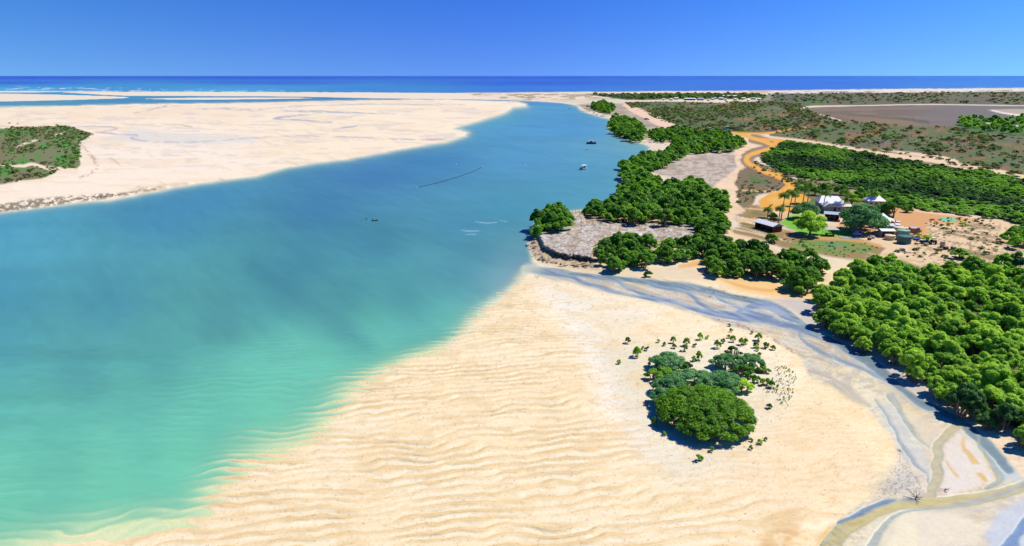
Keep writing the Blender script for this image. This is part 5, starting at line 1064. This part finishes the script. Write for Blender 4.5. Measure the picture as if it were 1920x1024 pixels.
for px, py, r, mt, lab in ((781,352,.32,YEL,'yellow buoy holding the left end of the float line'),(904,313,.30,WHITE,'white buoy holding the right end of the float line'),(855,309,.34,WHITE,'lone white buoy above the float line'),(1020,287,.32,WHITE,'white buoy left of the small white dinghy'),(985,310,.34,WHITE,'white buoy in open water left of the nearer boat'),(687,411,.26,GLASS,'small dark buoy left of the inflatable dinghy'),(1084,268,.26,WHITE,'faint white buoy left of the navy-hulled boat'),(1068,205,.8,GLASS,'dark buoy in the far reach of the inlet')):
    x, y = unproj(px, py, 0); t = empty('buoy', (float(x), float(y), 0), 0, 1, lab, 'buoy'); MB().lathe((0,0,0), [(.02,-.3*r),(r*.8,-.1),(r,r*.3),(r*.8,r*.9),(r*.3,r*1.2)], 12).obj('float', mt, t, True); MB().tube([(0,0,r*1.2),(0,0,r*1.7)], r*.12, 5).obj('ring', STEEL, t)
pl = smooth_line([(783,352),(810,346),(840,338),(865,330),(890,321),(903,314)], 3)
dd = np.concatenate([[0], np.cumsum(np.hypot(*np.diff(pl, axis=0).T))]); U = np.linspace(0, dd[-1], 46)
lx = np.interp(U, dd, pl[:,0]); ly = np.interp(U, dd, pl[:,1]); wx_, wy_ = unproj(lx, ly, 0); t = empty('float_line', (float(wx_[0]), float(wy_[0]), 0), 0, 1, 'curved line of small black floats strung across the inlet', 'float line')
MB().tube([(wx_[i]-wx_[0], wy_[i]-wy_[0], .06) for i in range(46)], .025, 4).obj('rope', BLACK, t)
for i in range(1, 46): MB().tube([(wx_[i]-wx_[0]-.26, wy_[i]-wy_[0], .08),(wx_[i]-wx_[0], wy_[i]-wy_[0], .10),(wx_[i]-wx_[0]+.26, wy_[i]-wy_[0], .08)], [.06,.17,.06], 8).obj('float', BLACK, t)
# ================================================================ far settlement
FARB = [(1268,187,7,5,3.2,'white-roofed house on the left of the distant settlement',ROOFW),(1293,188,20,8,3.0,'longest grey-white roof in the distant settlement',ROOFW),(1313,188.2,11,7,3.2,'broad pale-roofed shed right of the longest roof in the settlement',ROOFG),(1336,187.6,5,4,2.6,'small pale hut in the middle of the distant settlement',ROOFG),
        (1352,187.4,8,6,3.2,'bright white-roofed hut right of middle in the distant settlement',ROOFW),(1341,186.2,4,4,2.6,'tiny blue-grey hut behind the middle of the settlement',ROOFG),(1378,188.4,5,5,3,'brown-walled hut near the right end of the settlement',ROOFC),(1391,186.5,12,5,2.6,'low cream shed at the right of the settlement',ROOFC),(1412,186.8,9,6,2.8,'blue-green roofed shed right of the settlement',ROOFG),
        (1370,182.3,34,6,3.0,'long thin white roof behind the settlement',ROOFW),(1422,187.5,4,4,2.4,'tiny pale hut under the dark tree right of the settlement',ROOFW),(1258,188.4,5,4,2.6,'brown hut at the left end of the settlement',ROOFC),(1244,188.2,4,4,2.4,'small hut among trees left of the settlement',ROOFC),(1360,188.6,4,3,2.4,'small hut before the bright white-roofed one',ROOFC),(1328,189,4,3,2.2,'low hut at the front of the settlement',ROOFG),(1403,189,4,3,2.2,'small hut in front of the blue-green roofed shed',ROOFC)]
for i, (px, py, w_, d_, h, lab, rf) in enumerate(FARB): building('distant_hut', px, py, w_, d_, h, 1.3, R(-12+7*(i%4)), rf, (CREAM, SHADEI, GREYW)[i % 3], lab, 'building', group='huts of the distant settlement', windows=1, over=.5)
x, y, z = at(1312, 188); t = empty('crane', (x, y, z), 0, 1, 'yellow mast with a slanted arm above the settlement', 'crane'); MB().tube([(0,0,0),(0,0,9)], .35, 6).obj('mast', YEL, t); MB().tube([(.2,0,1),(2.6,0,6.5)], .25, 6).obj('arm', YEL, t)
for i, (px, py, s) in enumerate([(1204,187.5,2.6),(1255,186,3.6),(1283,186,2.6),(1300,185.5,3.2),(1322,186,2.4),(1386,188,2.6),(1237,184,3),(1222,185,2.4),(1346,183,2.4),(1275,183,3)]):
    x, y, z = at(px, py); tree('settlement_tree', x, y, z-.1, s*.75, rs, LEAFD, 'C', f'dark tree at the distant settlement, {ORD[sorted([1204,1255,1283,1300,1322,1386,1237,1222,1346,1275]).index(px)]} from left', 'tree', 'trees of the distant settlement')
for i in range(9):
    px = 1210+i*5.6; x, y, z = at(px, 187.8); t = empty('distant_palm', (x, y, z), i, 1, f'small palm in the row left of the settlement, {ORD[i]} from left', 'palm', 'row of palms left of the settlement')
    MB().tube([(0,0,0),(.2,0,3.4)], .2, 5).obj('trunk', BARK, t); V, F, tt = crown_arrays([(.2,0,3.8,1.6,1.6,.8)], 60, .7, rs, core=False); mesh_obj('crown', V, F, PALML, t, attr=tt)
# ================================================================ rocks, driftwood, dead trees
def rock_mesh(seed, mat, fl=.6):
    rs_ = np.random.RandomState(seed); nu, nv = 9, 6; V = [(0,0,-.3)]; F = []
    k_ = rs_.rand(5, 3)*2-1; k_ /= np.linalg.norm(k_, axis=1)[:,None]; am = .78+.2*rs_.rand(5)
    for j in range(1, nv):
        for i in range(nu):
            ph_ = -math.pi/2+math.pi*j/nv; th = 6.283*i/nu; d = np.array([math.cos(ph_)*math.cos(th), math.cos(ph_)*math.sin(th), math.sin(ph_)]); r = 1.0
            for q_, a_ in zip(k_, am):
                c_ = d@q_
                if c_*1.0 > .45: r = min(r, a_*.62/c_)
            r *= .9+.2*rs_.rand(); V.append(tuple(d*r*np.array((1,.8,fl))))
    V.append((0,0,fl*.8)); n = len(V)-1
    for i in range(nu): F.append((0, 1+(i+1)%nu, 1+i)); F.append((n, 1+(nv-2)*nu+i, 1+(nv-2)*nu+(i+1)%nu))
    for j in range(nv-2):
        for i in range(nu): F.append((1+j*nu+i, 1+j*nu+(i+1)%nu, 1+(j+1)*nu+(i+1)%nu, 1+(j+1)*nu+i))
    o = mesh_obj('boulder', V, F, mat); me = o.data; bpy.data.objects.remove(o); return me
RM = [rock_mesh(i, ROCK) for i in range(4)] + [rock_mesh(10+i, ROCKD) for i in range(4)]
def rocks(pts, n, s0, s1, where, group, hw, dark=.5, z_=-.08):
    p = smooth_line(pts, 2); d = np.concatenate([[0], np.cumsum(np.hypot(*np.diff(p[:, :2], axis=0).T))]); L_ = []
    for i in range(n):
        u = rs.rand()*d[-1]; px = np.interp(u, d, p[:,0]) + rs.normal()*hw; py = np.interp(u, d, p[:,1]) + rs.normal()*hw*.5; L_.append(dict(px=px, py=py, s=s0+(s1-s0)*rs.rand()**2.5))
    row_labels(L_, lambda d: ('big ' if d['s'] > .6*s1 else 'small ') + 'shore boulder', where)
    for d_ in L_:
        x, y, z = at(d_['px'], d_['py']); o = mesh_obj('boulder', RM[(0 if rs.rand() > dark else 4) + rs.randint(4)], None, None); s = d_['s']; o.location = (x, y, z+z_); o.scale = (s, s*(.7+.5*rs.rand()), s*(.6+.5*rs.rand())); o.rotation_euler.z = rs.rand()*6
        custom(o, d_['label'], 'boulder', group)
rocks([(1003,432),(997,452),(1000,470),(1012,484),(1034,494),(1070,499),(1105,500)], 110, .25, 1.2, 'round the rocky point', 'boulders round the rocky point', 5)
rocks([(1018,468),(1046,483),(1084,489),(1114,488)], 26, .4, 1.0, 'under the platform cliff', 'boulders under the platform cliff', 2, .7)
rocks([(1084,201),(1100,208),(1122,216),(1148,222)], 26, .8, 2.2, 'along the far ledge', 'boulders along the far ledge', 1.2, .7)
rocks([(1142,236),(1152,252),(1180,263),(1204,267),(1222,268),(1250,270)], 40, .6, 1.8, 'under the far bend mangroves', 'boulders under the far bend mangroves', 1.6, .6)
rocks([(1160,340),(1163,350),(1180,345)], 12, .3, .9, 'at the small shore ledge', 'boulders at the small shore ledge', 2.5, .6)
rocks([(-10,393),(60,384),(130,375),(190,369),(215,366)], 84, .2, .75, 'on the left sand shore', 'boulders on the left sand shore', 4.5, .75)
rocks([(240,356),(262,354),(300,348)], 14, .15, .5, 'on the beach past the left shore', 'boulders on the beach past the left shore', 4, .7)
rocks([(2,336),(20,337),(50,333),(76,329)], 16, .5, 1.3, 'at the foot of the left headland', 'boulders at the foot of the left headland', 2.5, .9)
rocks([(420,305),(426,306),(432,308),(414,315),(425,314),(436,309)], 12, .15, .45, 'on the pale flat near the inlet', 'stones on the pale flat near the inlet', 2, .9)
def twigs(name, px, py, s, n, seed, label, cat='driftwood', up=.6, mat=None, zf=0):
    rs_ = np.random.RandomState(seed); x, y, z = at(px, py); t = empty(name, (x, y, z), 0, 1, label, cat); m = MB(); m.tube([(0,0,-.1),(.1*s,.05*s,.3*s*up),(.15*s,0,.7*s*up)], [.05*s,.04*s,.02*s], 6); m.obj('trunk', mat or DEADW, t); m = MB()
    for i in range(n):
        a = rs_.rand()*6.28; el = up*rs_.rand()*1.2; d = np.array([math.cos(a)*math.cos(el), math.sin(a)*math.cos(el), math.sin(el)]); L_ = s*(.4+.6*rs_.rand()); p0 = np.array((.08*s,0,.25*s*up)); p1 = p0+d*L_*.5+rs_.normal(size=3)*.06*s; p2 = p1+d*L_*.5+rs_.normal(size=3)*.12*s
        m.tube([p0,p1,p2], [.025*s,.015*s,.005*s], 4)
        for k in range(2): e = p1+(d+rs_.normal(size=3)*.5)*L_*.4; m.tube([p1,e], [.012*s,.004*s], 3)
    m.obj('branches', mat or DEADW, t)
twigs('driftwood_snag', 1716, 935, 1.1, 14, 1, 'tangled driftwood snag on the creek junction sand spit'); twigs('driftwood_snag', 1771, 920, .9, 9, 2, 'smaller driftwood snag right of the creek junction'); twigs('driftwood_snag', 1007, 521, .9, 7, 3, 'dark driftwood lump at the tip of the near sandbar', mat=BARK)
twigs('driftwood_snag', 1163, 681, .5, 6, 4, 'small dead twig lying left of the domed clump'); twigs('fallen_branch', 1320, 512, 2.4, 14, 5, 'grey fallen branch on the bank above the creek', up=.3); twigs('fallen_branch', 1224, 556, .8, 7, 6, 'dark snag lying on a creek sandbar', mat=BARK, up=.2)
for i, (px, py, lab) in enumerate([(1333,539,'dark clump of debris on the creek bank, left one'),(1356,546,'dark clump of debris on the creek bank, middle one'),(1382,556,'dark clump of debris beside the upper creek channel'),(1397,558,'dark branch beside the upper creek channel, right one'),(1337,549,'dark stick on the shallow creek bed'),(1330,556,'pale stick lying on the shallow creek bed'),(1686,845,'dark stick beside the lower creek edge'),(1580,600,'small debris heap below the thicket edge')]): twigs('debris_heap', px, py, .8, 7, 40+i, lab, up=.2, mat=BARK)
for i, (px, py, s, lab) in enumerate([(1655,610,2.3,'bare grey dead tree at the creek side of the thicket'),(1664,604,2.4,'second bare dead tree just right of the first'),(1888,640,2.4,'bare grey tree poking from the thicket at far right'),(1800,745,1.6,'leafless tree leaning over the creek bank'),(1585,600,1.8,'small leafless bush at the thicket corner'),(1232,292,4,'grey leafless tree beside the boats clump')]): twigs('dead_tree', px, py, s, 40, 60+i, lab, 'dead tree', up=1.1, mat=DEADW)
# mud bank roots under the thicket's creek edge
